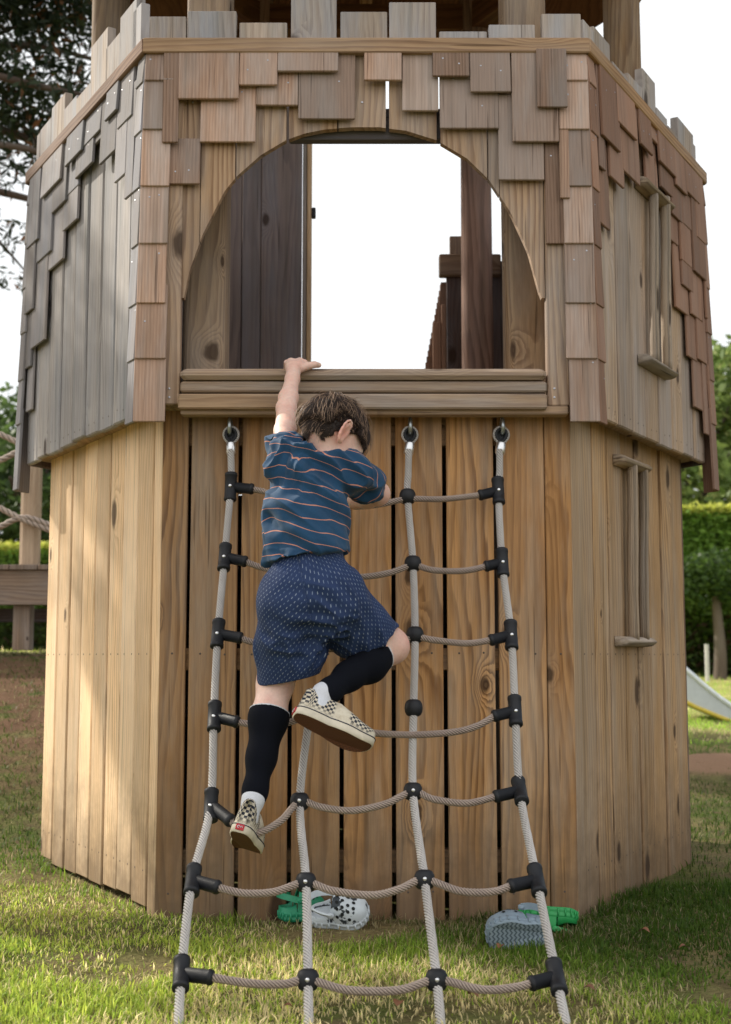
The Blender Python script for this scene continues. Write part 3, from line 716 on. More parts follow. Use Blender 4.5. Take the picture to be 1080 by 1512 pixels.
wd = (.0008 + .0011 * rng.random(n)) * hs ** .9
az = rng.uniform(0, 2 * math.pi, n); lean = rng.uniform(.1, 1.45, n); z = hgt(x, y) - .003
dirx, diry = np.cos(az), np.sin(az); px_, py_ = -np.sin(az + rng.normal(0, .5, n)), np.cos(az + rng.normal(0, .5, n))
def pt(s, side, wf):
    up = L * (s - .35 * lean * s * s); out = L * lean * s ** 1.8 * .75
    return np.stack([x + dirx * out + px_ * wd * side * wf, y + diry * out + py_ * wd * side * wf, z + up], 1)
V = np.stack([pt(0, -1, .8), pt(0, 1, .8), pt(.55, -1, .9), pt(.55, 1, .9), pt(1.0, -1, .08), pt(1.0, 1, .08)], 1).reshape(-1, 3)
b = np.arange(n)[:, None] * 6; F_ = np.concatenate([b + np.array([[0, 1, 3, 2]]), b + np.array([[2, 3, 5, 4]])])
patch = fbm(x * 1.3, y * 1.3, 41) + .12 * ((x < -.7) & (y > .8)); dryp = np.clip(sst(patch, .46, .62) * .5 + bare * .40 + .05, 0, .95)
dryp = dryp * (1 - .6 * sst(x, .0, .8) * (y < 5)); dry = rng.random(n) < dryp; yel = rng.random(n)[:, None]
green = np.array([.25, .40, .045]) * (1 - yel) + np.array([.62, .68, .12]) * yel
straw = np.array([.86, .73, .40]) * (.7 + .6 * rng.random(n)[:, None])
tower_shade = (sst(.65 * x + .76 * y + .325, -.18, .45) * (y < 5.2))[:, None]; green = green * (1 - .80 * tower_shade) * (1 - tower_shade * np.array([.25, -.12, .2])); straw = straw * (1 - .68 * tower_shade)  # tower's shade on the lawn painted into blade colours as a broad gradient
fr_ = ((x > .9) & (y > 4.6))[:, None]; green = np.where(fr_, green * np.array([1.0, 1.35, .9]), green)  # sunlit look of the far right lawn put into brighter greens
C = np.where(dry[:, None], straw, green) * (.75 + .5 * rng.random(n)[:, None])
C6 = np.repeat(C, 6, 0).reshape(n, 6, 3); C6[:, :2] *= .42; C6 = np.concatenate([C6.reshape(-1, 3), np.ones((n * 6, 1))], 1)  # shade between blades put into their darker base colours
def leafmat(name, trans=.35, rough=.55, attr='leafcol'):
    g = G(name); ca = g.attr(attr, 'Color'); g.col(ca); g.rough(rough); g.b.inputs['Specular IOR Level'].default_value = .3
    tr = g.t.nodes.new('ShaderNodeBsdfTranslucent'); g.set(tr.inputs[0], g.scalecol(ca, 1.25)); ms = g.t.nodes.new('ShaderNodeMixShader'); ms.inputs[0].default_value = trans
    g.t.links.new(g.b.outputs[0], ms.inputs[1]); g.t.links.new(tr.outputs[0], ms.inputs[2]); g.t.links.new(ms.outputs[0], g.out.inputs[0]); return g.m
M['grass'] = leafmat('grass_blade', .5); M['leaf'] = leafmat('foliage_leaf', .35); M['needle'] = leafmat('needle_leaf', .3)
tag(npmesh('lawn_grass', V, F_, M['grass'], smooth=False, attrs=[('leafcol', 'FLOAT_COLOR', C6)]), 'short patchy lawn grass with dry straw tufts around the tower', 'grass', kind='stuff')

# fallen leaves
M['dryleaf'] = simple('dry_leaf', (.20, .085, .04), .7, 0, .3, 60)
for (px, py) in ((952, 1387), (425, 1503), (105, 1432), (740, 1410), (618, 1470), (590, 1500), (700, 1486), (360, 1465), (1010, 1412), (870, 1480)):
    d = ray(px, py); tt = -CAMZ / d.z; q = Vector((0, CAMY, CAMZ)) + d * tt; q.z = float(hgt(q.x, q.y)) + .016
    mb = MB(); a = random.uniform(0, 6.28); Lf = random.uniform(.016, .028); k = 8
    prof = [(s, .42 * math.sin(math.pi * s ** .8)) for s in np.linspace(0, 1, k)]
    vs = []
    for s, wv in prof:
        for e in (-1, 0, 1):
            lx, ly, lz = (s - .5) * Lf, e * wv * Lf, .35 * Lf * abs(e) * wv + .25 * Lf * math.sin(3 * s)
            vs.append((q.x + lx * math.cos(a) - ly * math.sin(a), q.y + lx * math.sin(a) + ly * math.cos(a), q.z + lz))
    mb.add(vs, [(3 * i + e, 3 * i + e + 1, 3 * i + e + 4, 3 * i + e + 3) for i in range(k - 1) for e in (0, 1)], smooth=True)
    tag(mb.build('fallen_leaf', M['dryleaf']), 'small curled dry brown leaf lying on the lawn grass', 'leaf', 'dry leaves scattered on the lawn')

# ================================================================== VEGETATION
M['bark'] = wood('tree_bark', (.13, .09, .065), (.05, .035, .025), (.16, .14, .12), .6, 60, 0, bump=1.0)
def leaves(name, centres, size, cols, parent, mat='leaf', aspect=.5, droop=0.0, seedv=0, flat=.0):
    """centres Nx3; each leaf a folded quad pair"""
    n = len(centres); a = rng.uniform(0, 2 * math.pi, n); e = rng.normal(-droop, .55, n)
    d = np.stack([np.cos(a) * np.cos(e), np.sin(a) * np.cos(e), np.sin(e)], 1)
    r = rng.normal(size=(n, 3)); s = np.cross(d, r); s /= np.linalg.norm(s, axis=1)[:, None]
    L = size * (.6 + .8 * rng.random(n))[:, None]; W = L * aspect * .5; nn = np.cross(d, s)
    V = np.stack([centres, centres + d * L * .5 + s * W + nn * L * .08, centres + d * L, centres + d * L * .5 - s * W + nn * L * .08], 1).reshape(-1, 3)
    b = np.arange(n)[:, None] * 4; F_ = b + np.array([[0, 1, 2, 3]])
    C = np.concatenate([np.repeat(cols, 4, 0), np.ones((n * 4, 1))], 1)
    return npmesh(name, V, F_, M[mat], parent, False, [('leafcol', 'FLOAT_COLOR', C)])
def blobs(n, blobl, shell=.55):
    out = []; vol = np.array([b[3] ** 2 for b in blobl]); vol = vol / vol.sum()
    for (cx, cy, cz, r, sz), f in zip(blobl, vol):
        k = int(n * f); d = rng.normal(size=(k, 3)); d /= np.linalg.norm(d, axis=1)[:, None]
        rad = r * (shell + (1 - shell) * rng.random(k) ** .6) * (.82 + .36 * vn(d[:, 0] * 3 + cx * 7, d[:, 1] * 3 + d[:, 2] * 3 + cy, 5))
        out.append(np.stack([cx + d[:, 0] * rad, cy + d[:, 1] * rad, cz + d[:, 2] * rad * sz], 1))
    return np.concatenate(out)
def colmix(n, a, b, k=1.0, c=None, pc=0):
    t = rng.random(n)[:, None] ** k; o = np.array(a) * (1 - t) + np.array(b) * t
    if c is not None: o = np.where(rng.random(n)[:, None] < pc, np.array(c), o)
    return o * (.7 + .6 * rng.random(n)[:, None])
def tree(name, x, y, H, Rr, n, size, ca, cb, label, group=None, trunk=.3, zc=.55, c=None, pc=0):
    z0 = float(hgt(x, y)); root = empty(name, (x, y, z0), label, 'tree', group); mb = MB()
    top = Vector((x + random.uniform(-.3, .3), y, z0 + H * .8))
    sweep(mb, catmull([(x, y, z0 - .1), (x + .1, y, z0 + H * .3), top], .4), circ(trunk * .5, 10), scale=None)
    bl = []
    for i in range(11):
        a = random.uniform(0, 6.28); rr = random.uniform(.15, .75) * Rr; hh = random.uniform(.32, .92) * H
        rr *= 1.15 - .7 * abs(hh / H - zc); bx, by = x + rr * math.cos(a), y + rr * math.sin(a)
        bl.append((bx, by, z0 + hh, random.uniform(.3, .5) * Rr, random.uniform(.7, .95)))
        sweep(mb, catmull([(x, y, z0 + hh * .55), ((x + bx) / 2, (y + by) / 2, z0 + hh * .85), (bx, by, z0 + hh)], .4), circ(trunk * .15, 6))
    mb.build('trunk', M['bark'], root)
    C0 = blobs(n, bl); cols = colmix(len(C0), ca, cb, 1, c, pc); leaves('crown', C0, size, cols, root); return root
DG, MG, LG = (.04, .075, .022), (.10, .16, .04), (.22, .29, .08)
def xat(px, Y): return (px - 540) / FPX * (Y - CAMY)
tree('broadleaf_tree', xat(1052, 26), 27, 7.6, 3.4, 9000, .30, MG, LG, 'sunlit pale green leafy tree behind the clipped hedge on the right', None, c=(.3, .34, .12), pc=.12)
tree('broadleaf_tree', xat(1130, 30), 31, 10.5, 4.2, 9000, .32, MG, LG, 'taller leafy tree partly cut by the right edge of the photo behind the clipped hedge', None)
tree('broadleaf_tree', xat(20, 26), 27, 6.0, 3.3, 9000, .26, DG, MG, 'dark green leafy tree behind the rope bridge at the left edge', None)
tree('broadleaf_tree', xat(75, 31), 31, 6.6, 3.2, 8000, .28, DG, MG, 'second dark green tree beyond the rope bridge hidden partly by the tower corner', None)
def hedge(name, x0, x1, Y, dep, H, label, n, dark=1.0):
    z0 = float(hgt((x0 + x1) / 2, Y)); root = empty(name, ((x0 + x1) / 2, Y, z0), label, 'hedge')
    mb = MB(); nx = int((x1 - x0) / .5) + 1
    pl = Fr(((x0 + x1) / 2, Y + dep / 2, z0), (1, 0, 0), (0, 0, 1), (0, -1, 0))
    hw = (x1 - x0) / 2; plank(mb, pl, -hw + .15, hw - .15, -.3, H - .14, -dep / 2 + .12, dep / 2 - .12, bev=.1); mb.build('branch_core', simple('hedge_inside', (.03, .05, .014), .95), root)
    front = int(n * .62); topn = n - front
    cx = np.concatenate([rng.uniform(x0, x1, front), rng.uniform(x0, x1, topn)]); 
    cz = np.concatenate([rng.uniform(.02, H, front), H + rng.normal(0, .03, topn)]); cy = np.concatenate([Y + rng.normal(0, .06, front) + .05, Y + rng.uniform(0, dep, topn)])
    cy += .10 * (fbm(cx * 2, cz * 2, 6) - .45)
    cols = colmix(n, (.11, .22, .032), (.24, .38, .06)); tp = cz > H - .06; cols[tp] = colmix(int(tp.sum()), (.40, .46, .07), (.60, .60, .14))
    shade = sst(cz / H, .1, .72)[:, None] * .72 + .28; cols *= np.where(tp[:, None], 1, shade)  # lit top and shaded lower part put into the leaf colours
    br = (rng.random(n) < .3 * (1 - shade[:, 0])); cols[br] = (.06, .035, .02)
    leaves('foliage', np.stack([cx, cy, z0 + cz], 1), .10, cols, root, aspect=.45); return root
HY = 17
hR = zat(752, HY) - float(hgt(5, HY))
hedge('clipped_hedge', xat(960, HY), xat(1600, HY), HY, 1.4, hR, 'tall clipped green hedge with a bright top behind the slide on the right', 88000)
hedge('clipped_hedge', xat(-620, 21), xat(150, 21), 21, 1.4, zat(806, 21) - float(hgt(-5, 21)), 'low sunlit clipped hedge seen under the ropes behind the wooden deck on the left', 46000)
# tree trunk and white post in front of the right hedge
def put(px, py, Y): q = P(px, py, Y); return q
tb = Vector((xat(1058, 15.8), 15.8, float(hgt(xat(1058, 15.8), 15.8))))
tr = empty('garden_tree', tb, 'small tree with a bare dark trunk standing in front of the clipped hedge', 'tree')
mb = MB(); sweep(mb, catmull([tb - Vector((0, 0, .1)), tb + Vector((.03, 0, .4)), tb + Vector((-.02, 0, 1.3))], .1), circ(.075, 10), scale=np.linspace(1.4, .8, len(catmull([tb, tb + Vector((.03, 0, .4)), tb + Vector((-.02, 0, 1.3))], .1))).tolist() + [.8, .8, .8]); mb.build('trunk', M['bark'], tr)
Cc = blobs(5000, [(tb.x + dx_, tb.y + dy_, tb.z + 1.35 + dz_, .55, .7) for dx_, dy_, dz_ in ((0, 0, .2), (.5, .1, 0), (-.5, 0, .05), (.9, .1, .1), (-.9, .2, .1))]); leaves('crown', Cc, .10, colmix(len(Cc), (.03, .065, .014), (.09, .15, .03)), tr)
pb = put(1045, 1003, 15.0); mb = MB(); Fp = Fr((pb.x, pb.y, float(hgt(pb.x, pb.y))), (1, 0, 0), (0, 0, 1), (0, -1, 0)); plank(mb, Fp, -.022, .022, -.1, .52, -.03, .03)
M['white'] = simple('white_paint', (.55, .53, .50), .5); tag(mb.build('white_post', M['white']), 'short white post standing by the trunk in front of the hedge', 'post')

# ---- conifer at upper left
cb = Vector((-4.5, 6.6, float(hgt(-4.5, 6.6)))); con = empty('conifer_tree', cb, 'large dark conifer with ragged drooping branches at the upper left', 'tree')
mb = MB(); tp = catmull([cb - Vector((0, 0, .2)), cb + Vector((.1, 0, 3)), cb + Vector((0, .1, 6.5)), cb + Vector((.1, 0, 10.5))], .3); sweep(mb, tp, circ(.27, 12), scale=list(np.linspace(1.2, .25, len(tp))))
CC = []; tips = []
def limb(z, az, Lb, rise, dens, fol0=.25):
    p0 = cb + Vector((.05, 0, z)); d = Vector((math.cos(az), math.sin(az), rise)); sag = Vector((0, 0, -1))
    pts = [p0 + d * Lb * t + sag * Lb * .22 * t * t + Vector((random.uniform(-.05, .05), random.uniform(-.05, .05), random.uniform(-.05, .05))) for t in np.linspace(0, 1, 7)]
    pa = catmull(pts, .12); sweep(mb, pa, circ(.055, 6), scale=list(np.linspace(1, .15, len(pa))))
    for i, q in enumerate(pa):
        t = i / len(pa)
        if t < fol0: continue
        for _ in range(dens):
            o = Vector(rng.normal(0, 1, 3)) * (.10 + .17 * math.sin(math.pi * min(1, t * .9))); o.z *= .6
            c0 = q + o - Vector((0, 0, random.uniform(0, .14))); k = 12
            CC.append(np.array(c0)[None, :] + rng.normal(0, .05, (k, 3)))
            if random.random() < .10:
                m_ = (q + c0) / 2; sweep(mb, [q, m_ + Vector((0, 0, .02)), Vector(c0)], circ(.006, 4))
for i in range(64):
    z = 4.9 + 5.4 * (i / 64) + random.uniform(-.1, .1); az = i * 2.4 + random.uniform(-.3, .3)
    if z < 6.9 and math.cos(az + 2.2) > .25: continue
    limb(z, az, (.78 if math.cos(az) > .4 else 1) * (3.7 - 2.3 * (i / 64)) * random.uniform(.85, 1.1), random.uniform(-.05, .2), 8)
for (z, az, Lb, rise, de) in ((4.6, -.35, 3.3, -.06, 2), (4.2, -.2, 3.0, -.08, 2), (3.9, .0, 2.9, -.05, 2), (4.5, .3, 3.3, -.02, 3), (4.3, 2.6, 2.8, -.1, 2), (4.4, 1.2, 2.9, 0, 2)): limb(z, az, Lb, rise, de, .45)
for a_, z_, l_ in ((-2.22, 5.6, 4.1), (-2.08, 5.5, 3.9), (-2.36, 5.9, 4.3)): limb(z_, a_, l_, .13, 4, .55)  # unseen long boughs added to dapple the lawn and left wall
mb.build('trunk', M['bark'], con)
CC = np.concatenate(CC)
CM = blobs(16000, [(-3.5, 6.7, 5.3, .85, .6), (-2.75, 7.0, 5.15, .6, .6), (-3.2, 6.9, 6.2, .9, .7), (-2.6, 7.2, 6.2, .6, .7), (-3.0, 7.0, 7.2, 1.0, .7), (-2.3, 7.2, 6.9, .5, .6), (-3.8, 6.5, 4.9, .6, .5), (-4.2, 6.6, 6.5, 1.2, .8)], .2)
CS = [np.array(Vector(t_) + SD * (7.3 / math.cos(SUN_EL))) for t_ in ((-.50, .0, 1.12), (-.56, .10, 1.08), (-.50, .02, .98), (-.53, .08, .86), (-.63, .24, 1.02), (-.70, .36, 1.10))]  # unseen leaf clumps added on the sun's path to shade the left wall
CG = [np.array(Vector((a_, b_, 0.0)) + SD * (7.3 / math.cos(SUN_EL))) for a_, b_ in ((-.66, -.13), (-.56, -.18), (-.46, -.22), (-.36, -.27), (-.27, -.29), (-.16, -.14), (-.02, -.14), (.12, -.16), (-.05, -.27), (.1, -.3), (-1.0, -.05), (-.9, -.5))]  # more unseen clumps, added to lay shadow streaks on the lawn
CB = blobs(4200, [(q_[0], q_[1], q_[2], .13, .7) for q_ in CG], .1)
CB = np.concatenate([CB, blobs(3600, [(q_[0], q_[1], q_[2], .17, .8) for q_ in CS], .1)])
CC = np.concatenate([CC, CM, CB]); CC = CC[CC[:, 0] / (CC[:, 1] + 3.2) < -.207]; leaves('crown', CC, .10, colmix(len(CC), (.012, .024, .010), (.035, .052, .020), 1, (.16, .075, .03), .10), con, 'needle', .28, .5)

# ================================================================== ROPE BRIDGE AT LEFT
DY = 3.4
dk = empty('rope_bridge', P(20, 870, DY), 'raised wooden deck of a bridge with a post and sagging rope handrails beside the tower', 'bridge')
zt, zb = zat(838, DY), zat(893, DY); xr = xat(95, DY)
fD = Fr((0, DY, 0), (1, 0, 0), (0, 0, 1), (0, -1, 0))
mb = MB(); plank(mb, fD, -3.4, xr, zb, zt - .012, -.045, 0, along='u'); mb.build('edge_beam', M['deck'], dk)
mb = MB()
for i in range(14): plank(mb, fD, -3.4 + i * .145, -3.26 + i * .145, zt - .012, zt + .014, -1.0, .02, along='v')
mb.build('deck_board', M['deck'], dk)
mb = MB(); plank(mb, fD, -3.4, xr, zat(915, DY), zb - .004, -.5, -.43, along='u'); mb.build('cross_beam', M['inner'], dk)
mb = MB()
px0, px1 = xat(22, DY), xat(50, DY); plank(mb, fD, px0, px1, zt, zat(560, DY), -.14, -.05, bev=.02); mb.build('handrail_post', M['pale_post'], dk)
mb = MB(); plank(mb, fD, xat(17, DY), xat(42, DY), zat(960, DY), zb, -.14, -.05); mb.build('leg', M['deck'], dk)
for pts in (((-90, 618), (-30, 630), (0, 641), (36, 658)), ((-90, 720), (-40, 697), (0, 680), (36, 662)), ((-90, 700), (-40, 730), (0, 750), (36, 768), (80, 785)), ((-90, 812), (-40, 796), (0, 778), (36, 764), (80, 778))):
    mb = MB(); rope(mb, [P(x, y, DY + .02) for x, y in pts], .016, lobes=3, twist=60, sub=6); mb.build('handrail_rope', M['hemp'], dk)

# ================================================================== SLIDE AT RIGHT
SY = 7.5
sld = empty('garden_slide', P(1050, 1060, SY), 'grey playground slide chute with yellow trim running down to the lawn on the right', 'slide')
M['slide'] = simple('grey_slide_plastic', (.52, .55, .57), .35, 0, .08, 20); M['slideedge'] = simple('pale_slide_edge', (.74, .78, .82), .3); M['yellow'] = simple('yellow_trim', (.62, .47, .06), .4)
up_ = [(930, 930), (975, 962), (1010, 988), (1045, 1018), (1080, 1044), (1120, 1063), (1180, 1071)]; lo_ = [(930, 972), (975, 1006), (1010, 1034), (1045, 1050), (1080, 1064), (1120, 1076), (1180, 1084)]
U = catmull([P(x, y, SY) for x, y in up_], .08); Lw = catmull([P(x, y, SY) for x, y in lo_], .08); k = min(len(U), len(Lw)); Wd = .5
mb = MB(); vs = []
for i in range(k):
    a, b = U[int(i * (len(U) - 1) / (k - 1))], Lw[int(i * (len(Lw) - 1) / (k - 1))]
    for q in (a, b, b + Vector((0, .02, .03)), b + Vector((0, Wd - .02, .03)), b + Vector((0, Wd, 0)), a + Vector((0, Wd, 0)), a + Vector((0, Wd - .03, 0)), b + Vector((0, Wd - .04, .06)), b + Vector((0, .04, .06)), a + Vector((0, .03, 0))): vs.append(q)
mb.add(vs, [(i * 10 + j, i * 10 + (j + 1) % 10, i * 10 + 10 + (j + 1) % 10, i * 10 + 10 + j) for i in range(k - 1) for j in range(10)], smooth=False); mb.build('chute', M['slide'], sld)
mb = MB(); tube(mb, [q + Vector((0, .0, .012)) for q in U], .02, 10); mb.build('side_rim', M['slideedge'], sld)
mb = MB(); tube(mb, [q + Vector((0, -.004, -.006)) for q in Lw], .018, 10); mb.build('trim', M['yellow'], sld)
for i in (0, k - 2):
    q = Lw[int(i * (len(Lw) - 1) / (k - 1))]; gzz = float(hgt(q.x, q.y))
    mb = MB(); tube(mb, [q + Vector((0, Wd / 2, .02)), Vector((q.x, q.y + Wd / 2, gzz - .05))], .03, 10); mb.build('support', M['steel'], sld)
# ================================================================== SIGNED-DISTANCE SCULPTING
import openvdb as vdb
def npv(v): return np.array(v, dtype=np.float32)
class SDF:
    def __init__(s, lo, hi, h):
        s.lo = npv(lo); s.h = h; s.n = np.ceil((npv(hi) - s.lo) / h).astype(int) + 1
        s.a = np.full(tuple(s.n), .05, np.float32)
    def reg(s, lo, hi):
        i0 = np.clip(np.floor((npv(lo) - s.lo) / s.h).astype(int), 0, s.n); i1 = np.clip(np.ceil((npv(hi) - s.lo) / s.h).astype(int) + 1, 0, s.n)
        sl = tuple(slice(a, b) for a, b in zip(i0, i1))
        ax = [s.lo[k] + s.h * np.arange(i0[k], i1[k], dtype=np.float32) for k in range(3)]
        return sl, np.meshgrid(*ax, indexing='ij')
    def put(s, sl, d, k, op):
        A = s.a[sl]
        if op == 'add':
            h = np.maximum(k - np.abs(A - d), 0) / k; s.a[sl] = np.minimum(A, d) - h * h * k * .25
        elif op == 'sub':
            d = -d; h = np.maximum(k - np.abs(A - d), 0) / k; s.a[sl] = np.maximum(A, d) + h * h * k * .25
        elif op == 'and': s.a[sl] = np.maximum(A, d)
    def cap(s, a, b, ra, rb, k=.012, axis=None, sc=1.0, op='add'):
        a, b = npv(a), npv(b); m = max(ra, rb) * max(1, sc) + k + .012
        sl, (X, Y, Z) = s.reg(np.minimum(a, b) - m, np.maximum(a, b) + m)
        if X.size == 0: return s
        ba = b - a; L = float(ba @ ba) + 1e-12
        t = np.clip(((X - a[0]) * ba[0] + (Y - a[1]) * ba[1] + (Z - a[2]) * ba[2]) / L, 0, 1)
        qx, qy, qz = X - a[0] - ba[0] * t, Y - a[1] - ba[1] * t, Z - a[2] - ba[2] * t
        if axis is not None:
            ax = npv(Vector(axis).normalized()); c = qx * ax[0] + qy * ax[1] + qz * ax[2]; f = (1 / sc - 1) * c
            qx, qy, qz = qx + ax[0] * f, qy + ax[1] * f, qz + ax[2] * f
        d = np.sqrt(qx * qx + qy * qy + qz * qz) - (ra + (rb - ra) * t)
        s.put(sl, d, k, op); return s
    def chain(s, pts, rs, k=.012, **kw):
        for i in range(len(pts) - 1): s.cap(pts[i], pts[i + 1], rs[i], rs[i + 1], k, **kw)
        return s
    def ell(s, c, axes, r, k=.012, op='add'):
        c = npv(c); m = max(r) + k + .012; sl, (X, Y, Z) = s.reg(c - m, c + m)
        if X.size == 0: return s
        q = []
        for ax, rr in zip(axes, r):
            ax = npv(Vector(ax).normalized()); q.append(((X - c[0]) * ax[0] + (Y - c[1]) * ax[1] + (Z - c[2]) * ax[2], rr))
        k0 = np.sqrt(sum((u / rr) ** 2 for u, rr in q)); k1 = np.sqrt(sum((u / rr ** 2) ** 2 for u, rr in q)) + 1e-9
        s.put(sl, k0 * (k0 - 1) / k1, k, op); return s
    def clip(s, o, n, c=None, r=None):
        """keep the side of plane (o) that lies against n; only inside a ball if given"""
        o = npv(o); n = npv(Vector(n).normalized())
        sl, (X, Y, Z) = s.reg(s.lo, s.lo + s.n * s.h) if c is None else s.reg(npv(c) - r, npv(c) + r)
        d = (X - o[0]) * n[0] + (Y - o[1]) * n[1] + (Z - o[2]) * n[2]
        if c is not None:
            c = npv(c); dd = np.sqrt((X - c[0]) ** 2 + (Y - c[1]) ** 2 + (Z - c[2]) ** 2) - r; d = np.where(dd < 0, d, -1)
        s.put(sl, d, 0, 'and'); return s
    def mesh(s, smooth=2):
        g = vdb.FloatGrid(background=.05); g.copyFromArray(np.clip(s.a, -.05, .05)); p, q = g.convertToQuads(0.0)
        p = p.astype(np.float64) * s.h + s.lo; q = q.astype(np.int64)
        e = np.concatenate([q[:, [0, 1]], q[:, [1, 2]], q[:, [2, 3]], q[:, [3, 0]]]); e = np.concatenate([e, e[:, ::-1]])
        cnt = np.bincount(e[:, 0], minlength=len(p))[:, None]
        for _ in range(smooth):
            acc = np.stack([np.bincount(e[:, 0], p[e[:, 1], i], len(p)) for i in range(3)], 1); p = p + .5 * (acc / np.maximum(cnt, 1) - p)
        return p, q[:, ::-1]
def normals(p, q):
    n = np.cross(p[q[:, 2]] - p[q[:, 0]], p[q[:, 3]] - p[q[:, 1]]); N = np.zeros_like(p)
    for i in range(4): 
        for c in range(3): N[:, c] += np.bincount(q[:, i], n[:, c], len(p))
    return N / (np.linalg.norm(N, axis=1)[:, None] + 1e-12)
def n3(p, s=0):   # cheap smooth 3-D noise
    return (vn(p[:, 0] + .37 * p[:, 2] + 31, p[:, 1] - .21 * p[:, 0] + 17, s) + vn(p[:, 1] + .43 * p[:, 0] + 5, p[:, 2] + .29 * p[:, 1] + 77, s + 1) + vn(p[:, 2] - .33 * p[:, 1] + 9, p[:, 0] + .27 * p[:, 2] + 3, s + 2)) / 3 - .5
def rotm(a, b, c): return np.array([a, b, c], float)

# ================================================================== THE CLIMBING BOY
person = empty('person', P(455, 1230, -.48), 'boy in striped blue t-shirt, dotted navy shorts and black knee socks climbing the net', 'person')
ZSILL = zat(544, YU - .03)
jSL, jEL, jWL = P(420, 672, -.42), P(423, 603, -.255), P(432, 560, -.165)
jSR, jER, jWR = P(524, 700, -.41), P(558, 729, -.29), P(516, 741, -.155)
jN0, jN1 = P(482, 690, -.41), P(487, 655, -.40)
jPEL = P(452, 862, -.46)
jHL, jKL, jAL = P(428, 885, -.46), P(407, 1008, -.40), P(377, 1168, -.505)
jHR, jKR, jAR = P(495, 885, -.44), P(574, 953, -.33), P(487, 1020, -.50)
HC = P(492, 641, -.395); HK = .845
hf = Vector((.57, .53, -.63)).normalized(); he = Vector((.75, -.66, -.07)); he = (he - hf * he.dot(hf)).normalized(); hu = he.cross(hf)
def HP(e, f, u): return HC + (he * e + hf * f + hu * u) * HK
body = SDF((-.36, -.74, .10), (.14, .02, 1.50), .0023)
b = body
# torso and limbs
b.cap(P(458, 715, -.415), P(455, 830, -.45), .060, .058, .02, (0, 1, .1), .8)
b.cap(jPEL + Vector((-.02, 0, -.01)), jPEL + Vector((.035, 0, -.01)), .052, .052, .03, (0, 1, 0), .85)
b.cap(P(436, 686, -.405), P(518, 702, -.405), .024, .026, .02)
b.chain([jN0, jN1, HP(0, -.012, -.03)], [.046, .040, .034], .015)
b.chain([jSL, jSL.lerp(jEL, .5), jEL], [.0230, .0238, .0220], .012); b.chain([jEL, jEL.lerp(jWL, .35), jWL], [.0220, .0218, .0158], .012)
b.chain([jSR, jSR.lerp(jER, .5), jER], [.030, .028, .0255], .02); b.chain([jER, jER.lerp(jWR, .35), jWR], [.0265, .026, .017], .012)
b.chain([jHL, jHL.lerp(jKL, .6), jKL], [.054, .047, .0375], .02)
cL = jKL.lerp(jAL, .34) + Vector((0, -.008, 0)); b.chain([jKL, cL, jKL.lerp(jAL, .7), jAL], [.0365, .0355, .0265, .0205], .02)
b.chain([jHR, jHR.lerp(jKR, .6), jKR], [.054, .047, .0385], .02)
cR = jKR.lerp(jAR, .36) + Vector((0, -.006, -.006)); b.chain([jKR, cR, jKR.lerp(jAR, .72), jAR], [.0365, .0355, .0265, .0205], .02)
b.ell(jKL + Vector((.002, .018, 0)), ((1, 0, 0), (0, 1, 0), (0, 0, 1)), (.03, .026, .032), .02)
b.ell(jKR + Vector((.012, .004, -.004)), ((1, 0, 0), (0, 1, 0), (0, 0, 1)), (.03, .03, .03), .02)
# head
def hE(c, ax, r, k=.012, op='add'): b.ell(c, ax, tuple(q * HK for q in r), k, op)
def hC(p0, p1, ra, rb, k=.012, op='add'): b.cap(p0, p1, ra * HK, rb * HK, k, op=op)
hE(HP(0, -.004, .008), (he, hf, hu), (.0655, .083, .080), .01)
hE(HP(0, .035, -.040), (he, hf, hu), (.050, .046, .048), .03)
hE(HP(0, .060, -.075), (he, hf, hu), (.022, .018, .017), .03)
hC(HP(.0, .078, -.005), HP(0, .096, -.030), .007, .0105, .012); hC(HP(-.009, .083, -.033), HP(.009, .083, -.033), .006, .006, .01)
hC(HP(-.03, .071, .008), HP(.03, .071, .008), .012, .012, .02)
for s in (-1, 1):
    hE(HP(s * .033, .062, -.035), (he, hf, hu), (.022, .018, .02), .02)
    hE(HP(s * .027, .083, -.009), (he, hf, hu), (.014, .010, .009), .008, 'sub')
hC(HP(-.017, .083, -.053), HP(.017, .083, -.053), .0045, .0045, .008); hC(HP(-.014, .081, -.060), HP(.014, .081, -.060), .005, .005, .008)
hC(HP(-.018, .090, -.0565), HP(.018, .090, -.0565), .0015, .0015, .003, op='sub')
for s in (-1, 1):
    o = (he * s * .30 - hf * .95).normalized(); inn = (he * s * .6 + hf * .8).normalized(); upx = (hu + he * s * .12 - hf * .15).normalized()
    c = HP(s * .0735, -.016, -.022); nrm = o.cross(upx).normalized(); nrm = nrm if nrm.dot(he * s) > 0 else -nrm
    # ear plate is thin across nrm, stands out along o
    hE(c, (nrm, o, upx), (.0048, .0180, .030), .005)
    hE(c - o * .002 + nrm * .0045, (nrm, o, upx), (.0046, .0100, .019), .003, 'sub')
    for q in range(7):
        t0, t1 = -1.1 + q * .48, -1.1 + (q + 1) * .48
        f_ = lambda t: c + o * (.0160 * math.cos(t)) + upx * (.0275 * math.sin(t)) + nrm * .0025
        hC(f_(t0), f_(t1), .0030, .0030, .003)
    hE(c - upx * .022 - o * .002, (nrm, o, upx), (.0045, .008, .008), .006)
